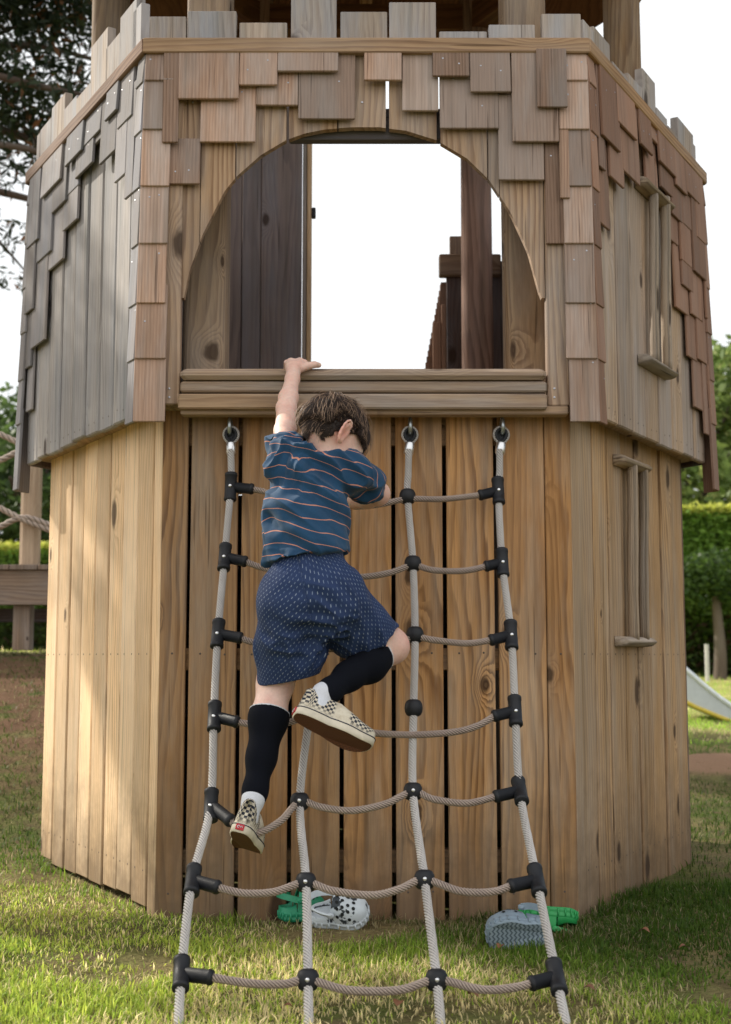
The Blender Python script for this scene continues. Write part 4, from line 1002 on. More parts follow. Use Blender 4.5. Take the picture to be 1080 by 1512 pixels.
# hands: palm plus five separate bent fingers
def finger(pts, rs): b.chain(pts, rs, .0022)
def V3(x, y, z): return Vector((x, y, z))
xk = jWL.x + .004; yk = YU - .034; zk = ZSILL
b.chain([jWL, V3(jWL.x + .001, yk - .022, zk - .006)], [.0165, .0185], .012)
b.cap(V3(xk - .012, yk - .018, zk + .000), V3(xk - .012, yk + .008, zk + .016), .0125, .0115, .01); b.cap(V3(xk + .010, yk - .018, zk + .002), V3(xk + .010, yk + .008, zk + .017), .0125, .0115, .01)
for i, (dx, ln, r) in enumerate(((-.0225, .88, .0062), (-.0078, 1.0, .0068), (.0072, 1.06, .0070), (.0222, .97, .0067))):
    kx = xk + dx; kz = zk + .019 - .0025 * abs(i - 1.6); sp = dx * .25
    finger([V3(kx, yk + .004, kz), V3(kx + sp * .4, yk + .004 + .028 * ln, kz - .001), V3(kx + sp * .7, yk + .006 + .043 * ln, kz - .010), V3(kx + sp, yk + .078, kz - .010 - .030 * ln)], [r + .0006, r, r * .93, r * .82])
finger([V3(xk + .012, yk - .022, zk - .006), V3(xk + .028, yk - .014, zk + .002), V3(xk + .046, yk - .004, zk + .0075), V3(xk + .056, yk + .006, zk + .0085)], [.0110, .0098, .0084, .0068])
# right hand closed over rung 1, in front of the chest
hr = NP(500, 746); rw = NP(500, 746)
b.chain([jWR, hr + V3(.006, -.030, -.004)], [.017, .0175], .012)
for q in (-.012, .010): b.cap(hr + V3(q, -.030, -.006), hr + V3(q, -.014, .012), .0125, .0115, .01)
for i, (dx, ln, r) in enumerate(((-.0205, .97, .0072), (-.007, 1.06, .0075), (.007, 1.0, .0073), (.0205, .88, .0066))):
    c0 = hr + V3(dx, 0, 0); R0 = .0088 + r
    finger([c0 + V3(0, -.016, .014)] + [c0 + V3(0, R0 * math.cos(a), R0 * math.sin(a)) for a in (R(115), R(55), R(0), R(-50 * ln))], [r + .0006, r, r, r * .95, r * .84])
finger([hr + V3(-.012, -.030, -.010), hr + V3(-.028, -.022, -.016), hr + V3(-.034, -.006, -.017), hr + V3(-.030, .006, -.016)], [.0105, .0095, .0084, .0068])
p, q = b.mesh(2)
skinG = G('boy_skin'); o = skinG.obj()
nA = skinG.noise(o, 26, 4, .6); nB = skinG.noise(o, 160, 3, .6)
sc_ = skinG.mix(skinG.mr(nA, .38, .66), (.80, .555, .455), (.74, .45, .36)); sc_ = skinG.scalecol(sc_, skinG.mr(nB, .3, .7, .94, 1.06))
red = skinG.attr('blush', 'Fac'); sc_ = skinG.mix(red, sc_, (.72, .27, .21))
skinG.col(sc_); skinG.rough(.52); skinG.b.inputs['Subsurface Weight'].default_value = .22; skinG.b.inputs['Subsurface Radius'].default_value = (.010, .004, .0025); skinG.b.inputs['Subsurface Scale'].default_value = .7
skinG.bump(nB, .12, .0006); M['skin'] = skinG.m
def near_pts(p, cs, r):
    d = np.min([np.linalg.norm(p - np.array(c), axis=1) for c in cs], 0); return np.clip(1 - d / r, 0, 1)
bl = .75 * near_pts(p, [HP(s * .076, -.02, -.024) for s in (-1, 1)], .036) + .35 * near_pts(p, [jER, jKR + Vector((.03, 0, 0))], .05) + .3 * near_pts(p, [V3(xk + d, yk + .01, zk + .018) for d in (-.018, 0, .018, .05)], .018)
me_body = npmesh('body', p, q, M['skin'], person, attrs=[('blush', 'FLOAT', np.clip(bl, 0, .8))])
# eyes
M['eye'] = simple('eyeball', (.75, .73, .70), .15); M['iris'] = simple('brown_iris', (.05, .025, .012), .2); M['lash'] = simple('dark_lash', (.02, .014, .012), .7)
for s in (-1, 1):
    mb = MB(); c = HP(s * .027, .0715, -.009); ball(mb, c, .0105, 14); c2 = c + hf * .0085 - hu * .002; ball(mb, c2, .0042, 10, 1); mb.build('eye', [M['eye'], M['iris']], person)
    mb = MB(); tube(mb, [HP(s * (.027 + .013 * math.sin(a)), .0835 - .003 * abs(math.sin(a)), -.002 - .004 * math.cos(a) * 0 - .003 * abs(math.sin(a))) for a in np.linspace(-1.3, 1.3, 8)], .0011, 6); mb.build('eyelashes', M['lash'], person)
    mb = MB(); tube(mb, [HP(s * (.014 + .028 * t), .083 - .012 * t * t, .012 + .006 * math.sin(2.5 * t)) for t in np.linspace(0, 1, 8)], .0020, 6); mb.build('eyebrow', M['lash'], person)

# ---- cloth helpers
DISP = 0.0
def fold(p, nrm, d_long, sl, ss, amp, seed, mask=1.0):
    dl = np.array(Vector(d_long).normalized()); t = p @ dl; perp = p - t[:, None] * dl
    c = perp * ss + (t * sl)[:, None] * dl
    f = n3(c, seed); r = np.clip(.62 - np.abs(f) * 6.0, -.8, .62)
    global DISP
    DISP = DISP + amp * r * mask
    return p + nrm * (amp * r * mask)[:, None]
# ---- t-shirt
sh = SDF((-.34, -.62, .70), (.10, -.20, 1.10), .0024)
up_t = (P(466, 690, -.41) - P(452, 830, -.45)).normalized()
sh.cap(P(457, 712, -.415), P(452, 765, -.43), .080, .085, .02, (0, 1, .12), .80); sh.cap(P(452, 765, -.43), P(453, 850, -.452), .085, .0910, .02, (0, 1, .12), .90)
sh.chain([P(428, 682, -.418), P(455, 683, -.415), P(489, 691, -.412), P(520, 702, -.41)], [.036, .047, .045, .033], .028)
sh.chain([jSL + V3(.004, 0, -.012), jSL.lerp(jEL, .30), jSL.lerp(jEL, .85)], [.042, .0385, .0315], .022)
sh.chain([jSR, jSR.lerp(jER, .45), jSR.lerp(jER, 1.0)], [.038, .0355, .0335], .02)
sh.cap(P(462, 676, -.41), P(506, 688, -.41), .040, .036, .02)
sh.clip(P(391, 833, -.45), V3((833 - 812) / 126 * 1.0, 0, -1).normalized() * 1.0 + V3(-.33, -.0, 0) * 0, P(453, 850, -.45), .16)
aL = (jEL - jSL).normalized(); cuffL = jSL.lerp(jEL, .50); sh.clip(cuffL, aL, cuffL + aL * .05, .075)
aR = (jER - jSR).normalized(); cuffR = jSR.lerp(jER, .74); sh.clip(cuffR, aR, cuffR + aR * .045, .062)
sh.cap(cuffL - aL * .02, cuffL + aL * .06, .0305, .0285, .002, op='sub'); sh.cap(cuffR - aR * .02, cuffR + aR * .05, .0305, .0295, .002, op='sub')
sh.clip(P(480, 674, -.43), (P(487, 640, -.36) - P(482, 690, -.41)).normalized() + V3(-.02, -.25, 0), P(482, 655, -.405), .062)
sh.cap(jN0, HP(0, -.02, -.03), .049, .046, .003, op='sub')
p, q = sh.mesh(3); N_ = normals(p, q)
if ((p - p.mean(0)) * N_).sum() < 0: N_ = -N_
sxz = np.stack([(p[:, 0] / (p[:, 1] - CAMY)) * FPX + 540, p[:, 2]], 1)
dSL = np.linalg.norm(p - np.array(P(432, 690, -.45)), axis=1); mk = np.clip(1.25 - dSL / .09, 0, 1.2)
p = fold(p, N_, P(440, 670, -.45) - P(425, 705, -.45), 9, 52, .0115, 3, mk)
p = fold(p, N_, P(400, 700, -.45) - P(505, 775, -.45), 6, 34, .0125, 11, .9)
p = fold(p, N_, P(395, 800, -.45) - P(510, 785, -.45), 7, 40, .0115, 19, np.clip((1.0 - (p[:, 2] - .74) / .14), .0, 1))
p = p + N_ * (.0012 * n3(p * 60, 7))[:, None] * 2
st = p[:, 2] + .235 * p[:, 0] + .75 * DISP + .012 * n3(p * 14, 5) + .010 * n3(p * 30, 15) + .25 * np.clip(p[:, 0] * 0, 0, 0)
inR = ((p - np.array(jSR)) @ np.array(aR) > .012) & (p[:, 0] > jSR.x - .012)
st = np.where(inR, .7 + (p @ np.array(aR)) * 1.0, st)
inL = ((p - np.array(jSL)) @ np.array(aL) > .022) & (np.linalg.norm(p - np.array(jSL), axis=1) < .14) & (p[:, 0] < jSL.x + .045)
st = np.where(inL, .31 + (p @ np.array((aL * .8 + Vector((.5, -.3, .2))).normalized())), st)
g = G('striped_jersey'); s_ = g.attr('stripe', 'Fac'); fr = g.math('FRACT', g.math('MULTIPLY', s_, 1 / .0245)); line = g.math('LESS_THAN', fr, .068)
nz = g.noise(g.obj(), 900, 2, .6); n2 = g.noise(g.obj(), 18, 3)
c = g.mix(g.mr(n2, .35, .65), (.004, .043, .104), (.005, .055, .128)); c = g.mix(line, c, (.52, .22, .145)); c = g.scalecol(c, g.mr(nz, .3, .7, .85, 1.15))
g.col(c); g.rough(.88); g.b.inputs['Sheen Weight'].default_value = .12; g.bump(nz, .2, .0006); M['shirt'] = g.m
npmesh('t_shirt', p, q, M['shirt'], person, attrs=[('stripe', 'FLOAT', st)])
# ---- shorts
so_ = SDF((-.34, -.66, .44), (.14, -.16, .86), .0025)
so_.cap(P(455, 822, -.447), P(455, 862, -.452), .075, .090, .02, (0, 1, 0), .84)
so_.chain([P(440, 885, -.46), jHL + V3(.010, 0, -.01), jHL.lerp(jKL, .55) + V3(.020, 0, 0), jHL.lerp(jKL, 1.35) + V3(.030, 0, 0)], [.074, .073, .067, .066], .03)
so_.chain([P(476, 885, -.455), jHR + V3(-.006, -.004, 0), jHR.lerp(jKR, .5) + V3(-.012, -.004, -.006), jHR.lerp(jKR, 1.3) + V3(-.004, -.004, -.010)], [.073, .070, .062, .059], .03)
hL = P(430, 1003, -.42); so_.clip(hL, V3(.20, .10, -1), hL - V3(-.005, -.02, .10), .15)
hRp = P(543, 956, -.38); so_.clip(hRp, V3(.47, .30, -.82), hRp + V3(.06, .05, -.10), .165)
so_.cap(jHL.lerp(jKL, .72) + V3(.022, 0, 0), jHL.lerp(jKL, 1.35) + V3(.030, 0, 0), .0575, .0575, .002, op='sub')
so_.cap(jHR.lerp(jKR, .78) + V3(-.008, -.004, -.006), jHR.lerp(jKR, 1.3) + V3(-.004, -.004, -.010), .050, .050, .002, op='sub')
so_.cap(P(478, 985, -.53), P(478, 1015, -.53), .004, .004, .03, op='sub')
DISP = 0.0
p, q = so_.mesh(3); N_ = normals(p, q)
if ((p - p.mean(0)) * N_).sum() < 0: N_ = -N_
zf = (p[:, 2] - P(0, 1000, -.45).z)
dcr = np.linalg.norm(p - np.array(P(458, 925, -.5)), axis=1)
p = fold(p, N_, P(385, 925, -.5) - P(470, 935, -.5), 6, 38, .0150, 23, np.clip(1.3 - dcr / .085, 0, 1))
p = fold(p, N_, P(455, 870, -.5) - P(545, 930, -.5), 6, 36, .0135, 31, np.clip(1.3 - np.linalg.norm(p - np.array(P(515, 915, -.5)), axis=1) / .09, 0, 1))
p = fold(p, N_, V3(.1, 0, 1), 5, 60, .0030, 37, np.clip((p[:, 2] - P(0, 870, -.45).z) / .035, 0, 1) * np.clip((P(0, 822, -.45).z - p[:, 2]) / .02, 0, 1))
p = fold(p, N_, V3(-.2, 0, 1), 5, 30, .0120, 41, np.clip(1.2 - np.abs(p[:, 2] - P(0, 955, -.45).z) / .045, 0, 1))
seam = (np.abs((p[:, 0] - P(450, 870, -.5).x) + .22 * (p[:, 2] - P(0, 870, -.5).z)) < .003) & (p[:, 1] < -.44) & (p[:, 2] > P(0, 935, -.5).z); p = p - N_ * (.0022 * seam)[:, None]
def limbuv(p, a, bb):
    a, bb = np.array(a), np.array(bb); d = (bb - a) / np.linalg.norm(bb - a); v = (p - a) @ d; r = p - a - v[:, None] * d
    x = np.cross(d, [0, 1, 0]); x /= np.linalg.norm(x); y = np.cross(d, x); ang = np.arctan2(r @ x, r @ y); return ang * .075, v
uL, vL = limbuv(p, jHL + V3(.02, 0, .06), jKL + V3(.012, 0, 0)); uR, vR = limbuv(p, jHR + V3(-.02, 0, .06), jKR)
selR = (p[:, 0] + .22 * (p[:, 2] - P(0, 870, -.5).z)) > P(450, 870, -.5).x
uv = np.stack([np.where(selR, uR, uL), np.where(selR, vR, vL), np.zeros(len(p))], 1)
g = G('dotted_cotton'); cc = g.attr('gco'); u_, v_, _z = g.sep(cc)
row = g.math('FLOOR', g.math('DIVIDE', v_, .0072)); un = g.math('ADD', g.math('DIVIDE', u_, .0106), g.math('MULTIPLY', g.math('FLOORED_MODULO', row, 2.0), .5))
fu = g.math('SUBTRACT', g.math('FRACT', un), .5); fv = g.math('SUBTRACT', g.math('FRACT', g.math('DIVIDE', v_, .0072)), .5); fu = g.math('ADD', fu, g.math('MULTIPLY', fv, .22))
dash = g.math('MULTIPLY', g.math('LESS_THAN', g.math('ABSOLUTE', fu), .06), g.math('LESS_THAN', g.math('ABSOLUTE', fv), .29))
wn = g.t.nodes.new('ShaderNodeTexWhiteNoise'); g.set(wn.inputs['Vector'], g.comb(g.math('FLOOR', un), row)); dcol = g.mix(wn.outputs['Value'], (.09, .14, .25), (.29, .34, .42))
nz = g.noise(g.obj(), 800, 2, .6); n2 = g.noise(g.obj(), 20, 3)
c = g.mix(dash, g.mix(n2, (.010, .026, .085), (.014, .036, .112)), dcol); c = g.scalecol(c, g.mr(nz, .3, .7, .85, 1.15)); g.col(c); g.rough(.85); g.bump(nz, .2, .0006); M['shorts'] = g.m
npmesh('shorts', p, q, M['shorts'], person, attrs=[('gco', 'FLOAT_VECTOR', uv)])
# ---- socks
M['black'] = simple('black_knit', (.005, .006, .010), .9, 0, .3, 500, .3, .12); M['whitek'] = simple('white_knit', (.62, .64, .68), .85, 0, .1, 400, .3)
for K, c_, A, f0 in ((jKL, cL, jAL, .29), (jKR, cR, jAR, .20)):
    lo = np.minimum(np.minimum(npv(K), npv(A)), npv(c_)) - .06; hi = np.maximum(np.maximum(npv(K), npv(A)), npv(c_)) + .06
    d = (A - K).normalized(); top = K.lerp(A, f0); 
    s = SDF(lo, hi, .0024); s.chain([K, c_, K.lerp(A, .7), A, A + d * .02], [.0400, .0390, .0290, .0232, .0215], .02); s.clip(top, -d)
    p, q = s.mesh(2); so = npmesh('sock', p, q, M['black'], person)
    s = SDF(lo, hi, .0022); s.chain([K, c_, K.lerp(A, .7), A], [.0407, .0397, .0297, .0240], .02); s.clip(top - d * .0006, -d); s.clip(top + d * .0034, d)
    p, q = s.mesh(1); npmesh('cuff', p, q, M['whitek'], so)
# ---- shoes
g = G('checked_canvas'); cc = g.attr('gco'); u_, v_, w_ = g.sep(cc)
ck = g.math('FLOORED_MODULO', g.math('ADD', g.math('FLOOR', g.math('DIVIDE', u_, .0060)), g.math('FLOOR', g.math('DIVIDE', v_, .0060))), 2.0)
ms = g.math('MULTIPLY', ck, w_); nz = g.noise(g.obj(), 60, 4, .65); cr = g.mix(g.mr(nz, .4, .65), (.66, .60, .47), (.52, .45, .33))
g.col(g.mix(ms, cr, (.014, .018, .032))); g.rough(.85); g.bump(g.noise(g.obj(), 700, 2), .3, .0006); M['canvas'] = g.m
M['rubber'] = simple('cream_rubber', (.62, .56, .44), .55, 0, .16, 50)
g = G('gum_sole'); x_, y_, z_ = g.sep(g.attr('gco')); s1 = g.math('ABSOLUTE', g.math('SUBTRACT', g.math('FRACT', g.math('DIVIDE', g.math('ADD', x_, y_), .008)), .5)); s2 = g.math('ABSOLUTE', g.math('SUBTRACT', g.math('FRACT', g.math('DIVIDE', g.math('SUBTRACT', x_, y_), .008)), .5))
wf = g.math('MAXIMUM', g.mr(s1, .34, .44), g.mr(s2, .34, .44)); g.col(g.mix(wf, (.13, .045, .018), (.055, .018, .008))); g.rough(.7); g.bump(wf, -.6, .002); M['gum'] = g.m
M['red'] = simple('red_rubber_tab', (.42, .018, .025), .5); M['navy'] = simple('navy_line', (.012, .016, .035), .6)
def outline(L, k=44, hw=(.0275, .0255, .0345)):
    pts = []
    for i in range(k):
        t = 2 * math.pi * i / k; c, s = math.cos(t), math.sin(t)
        x = .5 - .5 * math.copysign(abs(c) ** .82, c)         # 0 heel .. 1 toe
        wb = hw[0] + (hw[1] - hw[0]) * min(1, x / .4) if x < .4 else hw[1] + (hw[2] - hw[1]) * (math.sin((min(x, .72) - .4) / .32 * math.pi / 2))
        wy = wb * math.copysign(abs(s) ** (.58 if c > 0 else .75), s)
        pts.append((x * L, wy + .006 * math.sin(math.pi * x) * -1 * 0, x))
    return pts
def shoe(O, X, Z, L, nm='shoe'):
    X = Vector(X).normalized(); Z = Vector(Z); Z = (Z - X * Z.dot(X)).normalized(); Y = Z.cross(X); O = Vector(O)
    W = lambda x, y, z: O + X * x + Y * y + Z * z
    ol = outline(L); k = len(ol); mb = MB()
    spring = lambda s: .012 * max(0, (s - .72) / .28) ** 2
    def ring(ins, z): return [W(.5 * L + (x - .5 * L) * (1 - ins / (.5 * L)), y * (1 - ins / .03), z + spring(s)) for x, y, s in ol]
    rs = [ring(.0025, 0), ring(0, .002), ring(0, .017), ring(.0008, .0195), ring(.004, .0198)]
    vs = sum(rs, []); gg = [(x + 1, y + 1, 0) for x, y, s in ol] * len(rs)
    fs = [(j * k + i, j * k + (i + 1) % k, (j + 1) * k + (i + 1) % k, (j + 1) * k + i) for j in range(len(rs) - 1) for i in range(k)]
    up = MB(); n = 30; m = 17; uvs = []; uf = []; ug = []
    for i in range(n + 1):
        s = .012 + .965 * i / n; x = s * L
        best = 0
        for (ax_, ay, as_), (bx_, by, bs) in zip(ol, ol[1:]):
            if ay >= 0 and (as_ - s) * (bs - s) <= 0: best = max(best, ay + (by - ay) * ((s - as_) / (bs - as_ + 1e-9)))
        w = max(best - .0025, .004)
        h = np.interp(s, [0, .02, .10, .30, .45, .60, .80, .93, 1], [.047, .054, .057, .051, .052, .042, .030, .024, .009])
        for j in range(m):
            ph = math.pi * j / (m - 1); cx = math.copysign(abs(math.cos(ph)) ** .62, math.cos(ph)); sz = math.sin(ph) ** .72
            lean_ = .004 * max(0, .12 - s) / .12 * sz
            y, z = w * cx * (1 - .10 * sz * (s < .45)), .018 + spring(s) + h * sz
            uvs.append(W(x + lean_, y, z)); chk = 1.0 if (z > .026 + spring(s)) and (s < .40 or .60 < s < .93) else 0.0
            arc = (x if s > .05 else x) if abs(y) > .5 * w or s > .05 else 0
            ug.append((x + 1 + (y if s < .14 else 0) * 0.9, z if (s < .45) else .5 + ph * .030, chk))
    for i in range(n):
        for j in range(m - 1): uf.append((i * m + j, i * m + j + 1, (i + 1) * m + j + 1, (i + 1) * m + j))
    uf.append(tuple(range(m))); uf.append(tuple(n * m + j for j in range(m)))
    up.add(uvs, uf, 0, ug, None, True); root = up.build(nm, M['canvas'], person)
    mb.add(vs, fs, 0, gg, None, True); mb.add(rs[0], [tuple(range(k))], 1, [(x + 1, y + 1, 0) for x, y, s in ol]); mb.build('sole', [M['rubber'], M['gum']], root)
    mb = MB(); lp = [W(.5 * L + (x - .5 * L) * 1.004, y * 1.012, .0165 + spring(s)) for x, y, s in ol]; tube(mb, lp + [lp[0]], .0011, 6); mb.build('foxing_stripe', M['navy'], root)
    mb = MB(); f = Fr(W(-.0012, 0, .0105), Y, Z, -X); plank(mb, f, -.0085, .0085, -.0065, .0055, -.003, .0012, bev=.0008)
    tb = mb.build('heel_tab', M['red'], root)
    # the mark on the tab: a small white angled stroke and curl
    mb2 = MB(); pts = [f.p(-.0055, -.001, .0016), f.p(-.0035, .002, .0016), f.p(-.0015, -.001, .0016), f.p(.0015, .002, .0016), f.p(.0045, .0015, .0016), f.p(.0045, -.0015, .0016), f.p(.002, -.003, .0016)]
    tube(mb2, pts, .0008, 6, 0); o2 = mb2.build('mark', M['whitek'], root)
    return W
LS = .174
XL, ZL = V3(.05, .92, -.40), V3(.26, .38, .88)
XL.normalize(); ZL = (ZL - XL * ZL.dot(XL)).normalized()
dLs = (jAL - jKL).normalized(); oL = jAL + dLs * .022 - XL * .044 - ZL * .078
WL = shoe(oL, XL, ZL, LS)
XR = (P(546, 1096, -.50) - P(446, 1046, -.52)).normalized(); perp = V3(XR.z * -1, 0, XR.x)
ZR = perp * .80 + V3(0, .60, 0); ZR = (ZR - XR * ZR.dot(XR)).normalized()
dRs = (jAR - jKR).normalized(); oR = jAR + dRs * .018 - XR * .044 - ZR * .078
WR = shoe(oR, XR, ZR, LS)
for Wf, A, K in ((WL, jAL, jKL), (WR, jAR, jKR)):
    a0, a1 = Wf(.042, 0, .040), Wf(.040, 0, .078); d = (A - K).normalized()
    lo = np.minimum(np.minimum(npv(a0), npv(a1)), npv(A)) - .05; hi = np.maximum(np.maximum(npv(a0), npv(a1)), npv(A)) + .05
    s = SDF(lo, hi, .0022); s.chain([Wf(.09, 0, .040), a0, a1], [.019, .0185, .0205], .012); s.cap(a1, a1.lerp(A, .35), .0212, .0228, .012)
    p, q = s.mesh(2); npmesh('ankle_sock', p, q, M['whitek'], person)
    

# ---- hair
hg = G('brown_hair'); t_ = hg.attr('rnd', 'Fac'); hn = hg.noise(hg.obj(), 45, 2)
hc = hg.mix(t_, (.022, .014, .011), (.078, .047, .035)); hc = hg.mix(hg.math('MULTIPLY', hg.math('GREATER_THAN', t_, .93), .8), hc, (.34, .22, .14)); hg.col(hc); hg.rough(.6); hg.b.inputs['Specular IOR Level'].default_value = .45; M['hair'] = hg.m
RE = np.array([.0665, .0840, .0815]) * HK; HCn = np.array(HP(0, -.004, .008)); HB = np.array([he, hf, hu])   # rows: e f u
def hline(d):
    e, f, u = d[:, 0], d[:, 1], d[:, 2]
    back = -.74 + .05 * np.sin(9 * e); sidev = np.interp(f, [-.6, -.25, .0, .25, .6, 1.0], [-.75, -.42, -.25, -.05, .30, .50])
    lim = np.where(f < -.25, np.where(np.abs(e) < .80, back + .35 * np.clip(np.abs(e) - .45, 0, 1), sidev), sidev); return u - lim
hs_ = SDF(np.array(HP(0, 0, 0)) - .13, np.array(HP(0, 0, 0)) + .13, .0026); hs_.ell(Vector(HCn), (he, hf, hu), tuple(RE + .0028), .002)
X_ = np.meshgrid(*[hs_.lo[k_] + hs_.h * np.arange(hs_.n[k_]) for k_ in range(3)], indexing='ij'); pp = np.stack([x.ravel() for x in X_], 1) - HCn; dl = pp @ HB.T / RE; dl /= np.linalg.norm(dl, axis=1)[:, None] + 1e-9
hs_.a = np.maximum(hs_.a, (-.05 * hline(dl)).reshape(hs_.a.shape)).astype(np.float32)
pc, qc = hs_.mesh(1); ncap = len(pc)
N0 = 15000; d = rng.normal(size=(N0 * 2, 3)); d /= np.linalg.norm(d, axis=1)[:, None]; d = d[hline(d) > 0][:N0]; N0 = len(d)
whorl = np.array([-.10, -.55, .83]); whorl /= np.linalg.norm(whorl)
low = np.clip((.10 - d[:, 2] + .25 * (d[:, 1] > .1)) / .45, 0, 1) * (d[:, 1] < .35)       # short clipped hair low at the back and sides
cl = np.floor(d * 4.2 + 40).astype(int); cid = (cl[:, 0] * 73856093 ^ cl[:, 1] * 19349663 ^ cl[:, 2] * 83492791) % 9973
crnd = np.random.default_rng(5).normal(size=(9973, 4)); cr_ = crnd[cid]
steps = 9; length = np.where(low > .5, .008 + .005 * rng.random(N0), (.046 + .022 * rng.random(N0)) * (1 - .25 * low)); fly = rng.random(N0) < .035; length *= np.where(fly, 1.15, 1)
q_ = d.copy(); path = []; off = .0035 + .0 * low
lay = rng.random(N0)
for s_i in range(steps):
    t = s_i / (steps - 1)
    rad = 1 + (.0035 + (.0075 + .006 * lay) * np.sin(np.pi * np.clip(t * .85 + .05, 0, 1)) * (1 - low) + .002 * t * low + fly * .016 * t + .005 * cr_[:, 3] * t * (1 - low)) / .078
    path.append((q_ * rad[:, None] * RE) @ HB + HCn)
    tang = q_ - whorl; tang -= q_ * (tang * q_).sum(1)[:, None]; tang /= np.linalg.norm(tang, axis=1)[:, None] + 1e-6
    dn = np.array([.15, .25, -.9]) - q_ * (q_ @ np.array([.15, .25, -.9]))[:, None]
    sw = np.cross(q_, tang); mvd = tang * .85 + dn * .45 * t + sw * (.30 * cr_[:, 0] + .35 * math.sin(3 * t) * cr_[:, 1] + .20 * rng.normal(size=N0))[:, None]
    mvd /= np.linalg.norm(mvd, axis=1)[:, None] + 1e-6
    stop = ((np.abs(q_[:, 0]) > .55) & (q_[:, 1] < .22) & (q_[:, 1] > -.6) & (q_[:, 2] < .24)) | ((q_[:, 1] < -.2) & (q_[:, 2] < -.36) & (low < .5)) | ((q_[:, 1] >= .2) & (q_[:, 2] < .12))
    q_ = q_ + mvd * (np.where(stop, .12, 1) * length / .072 / (steps - 1))[:, None]; q_ /= np.linalg.norm(q_, axis=1)[:, None]
path = np.stack(path, 1); tg = np.gradient(path, axis=1); tg /= np.linalg.norm(tg, axis=2)[:, :, None] + 1e-9
out_ = (path - HCn); out_ /= np.linalg.norm(out_, axis=2)[:, :, None]; sd = np.cross(tg, out_); sd /= np.linalg.norm(sd, axis=2)[:, :, None] + 1e-9
rr_ = (.00050 * (1 - .75 * np.linspace(0, 1, steps) ** 2))[None, :, None] * (1 + .3 * rng.random(N0))[:, None, None]
Vh = np.stack([path - sd * rr_, path + out_ * rr_, path + sd * rr_], 2).reshape(-1, 3)
ba = np.arange(N0)[:, None] * steps * 3; F4 = []
for s_i in range(steps - 1):
    for k_ in range(3): F4.append(ba + np.array([[s_i * 3 + k_, s_i * 3 + (k_ + 1) % 3, s_i * 3 + 3 + (k_ + 1) % 3, s_i * 3 + 3 + k_]]))
F4 = np.concatenate(F4) + ncap
tone = np.clip(.45 + .16 * cr_[:, 2] + .22 * rng.normal(size=N0), 0, 1) * (1 - .35 * low); tone[fly] = 1
rv = np.concatenate([np.full(ncap, .12), np.repeat(tone, steps * 3)])
npmesh('hair', np.concatenate([pc, Vh]), np.concatenate([qc, F4]), M['hair'], person, attrs=[('rnd', 'FLOAT', rv)])

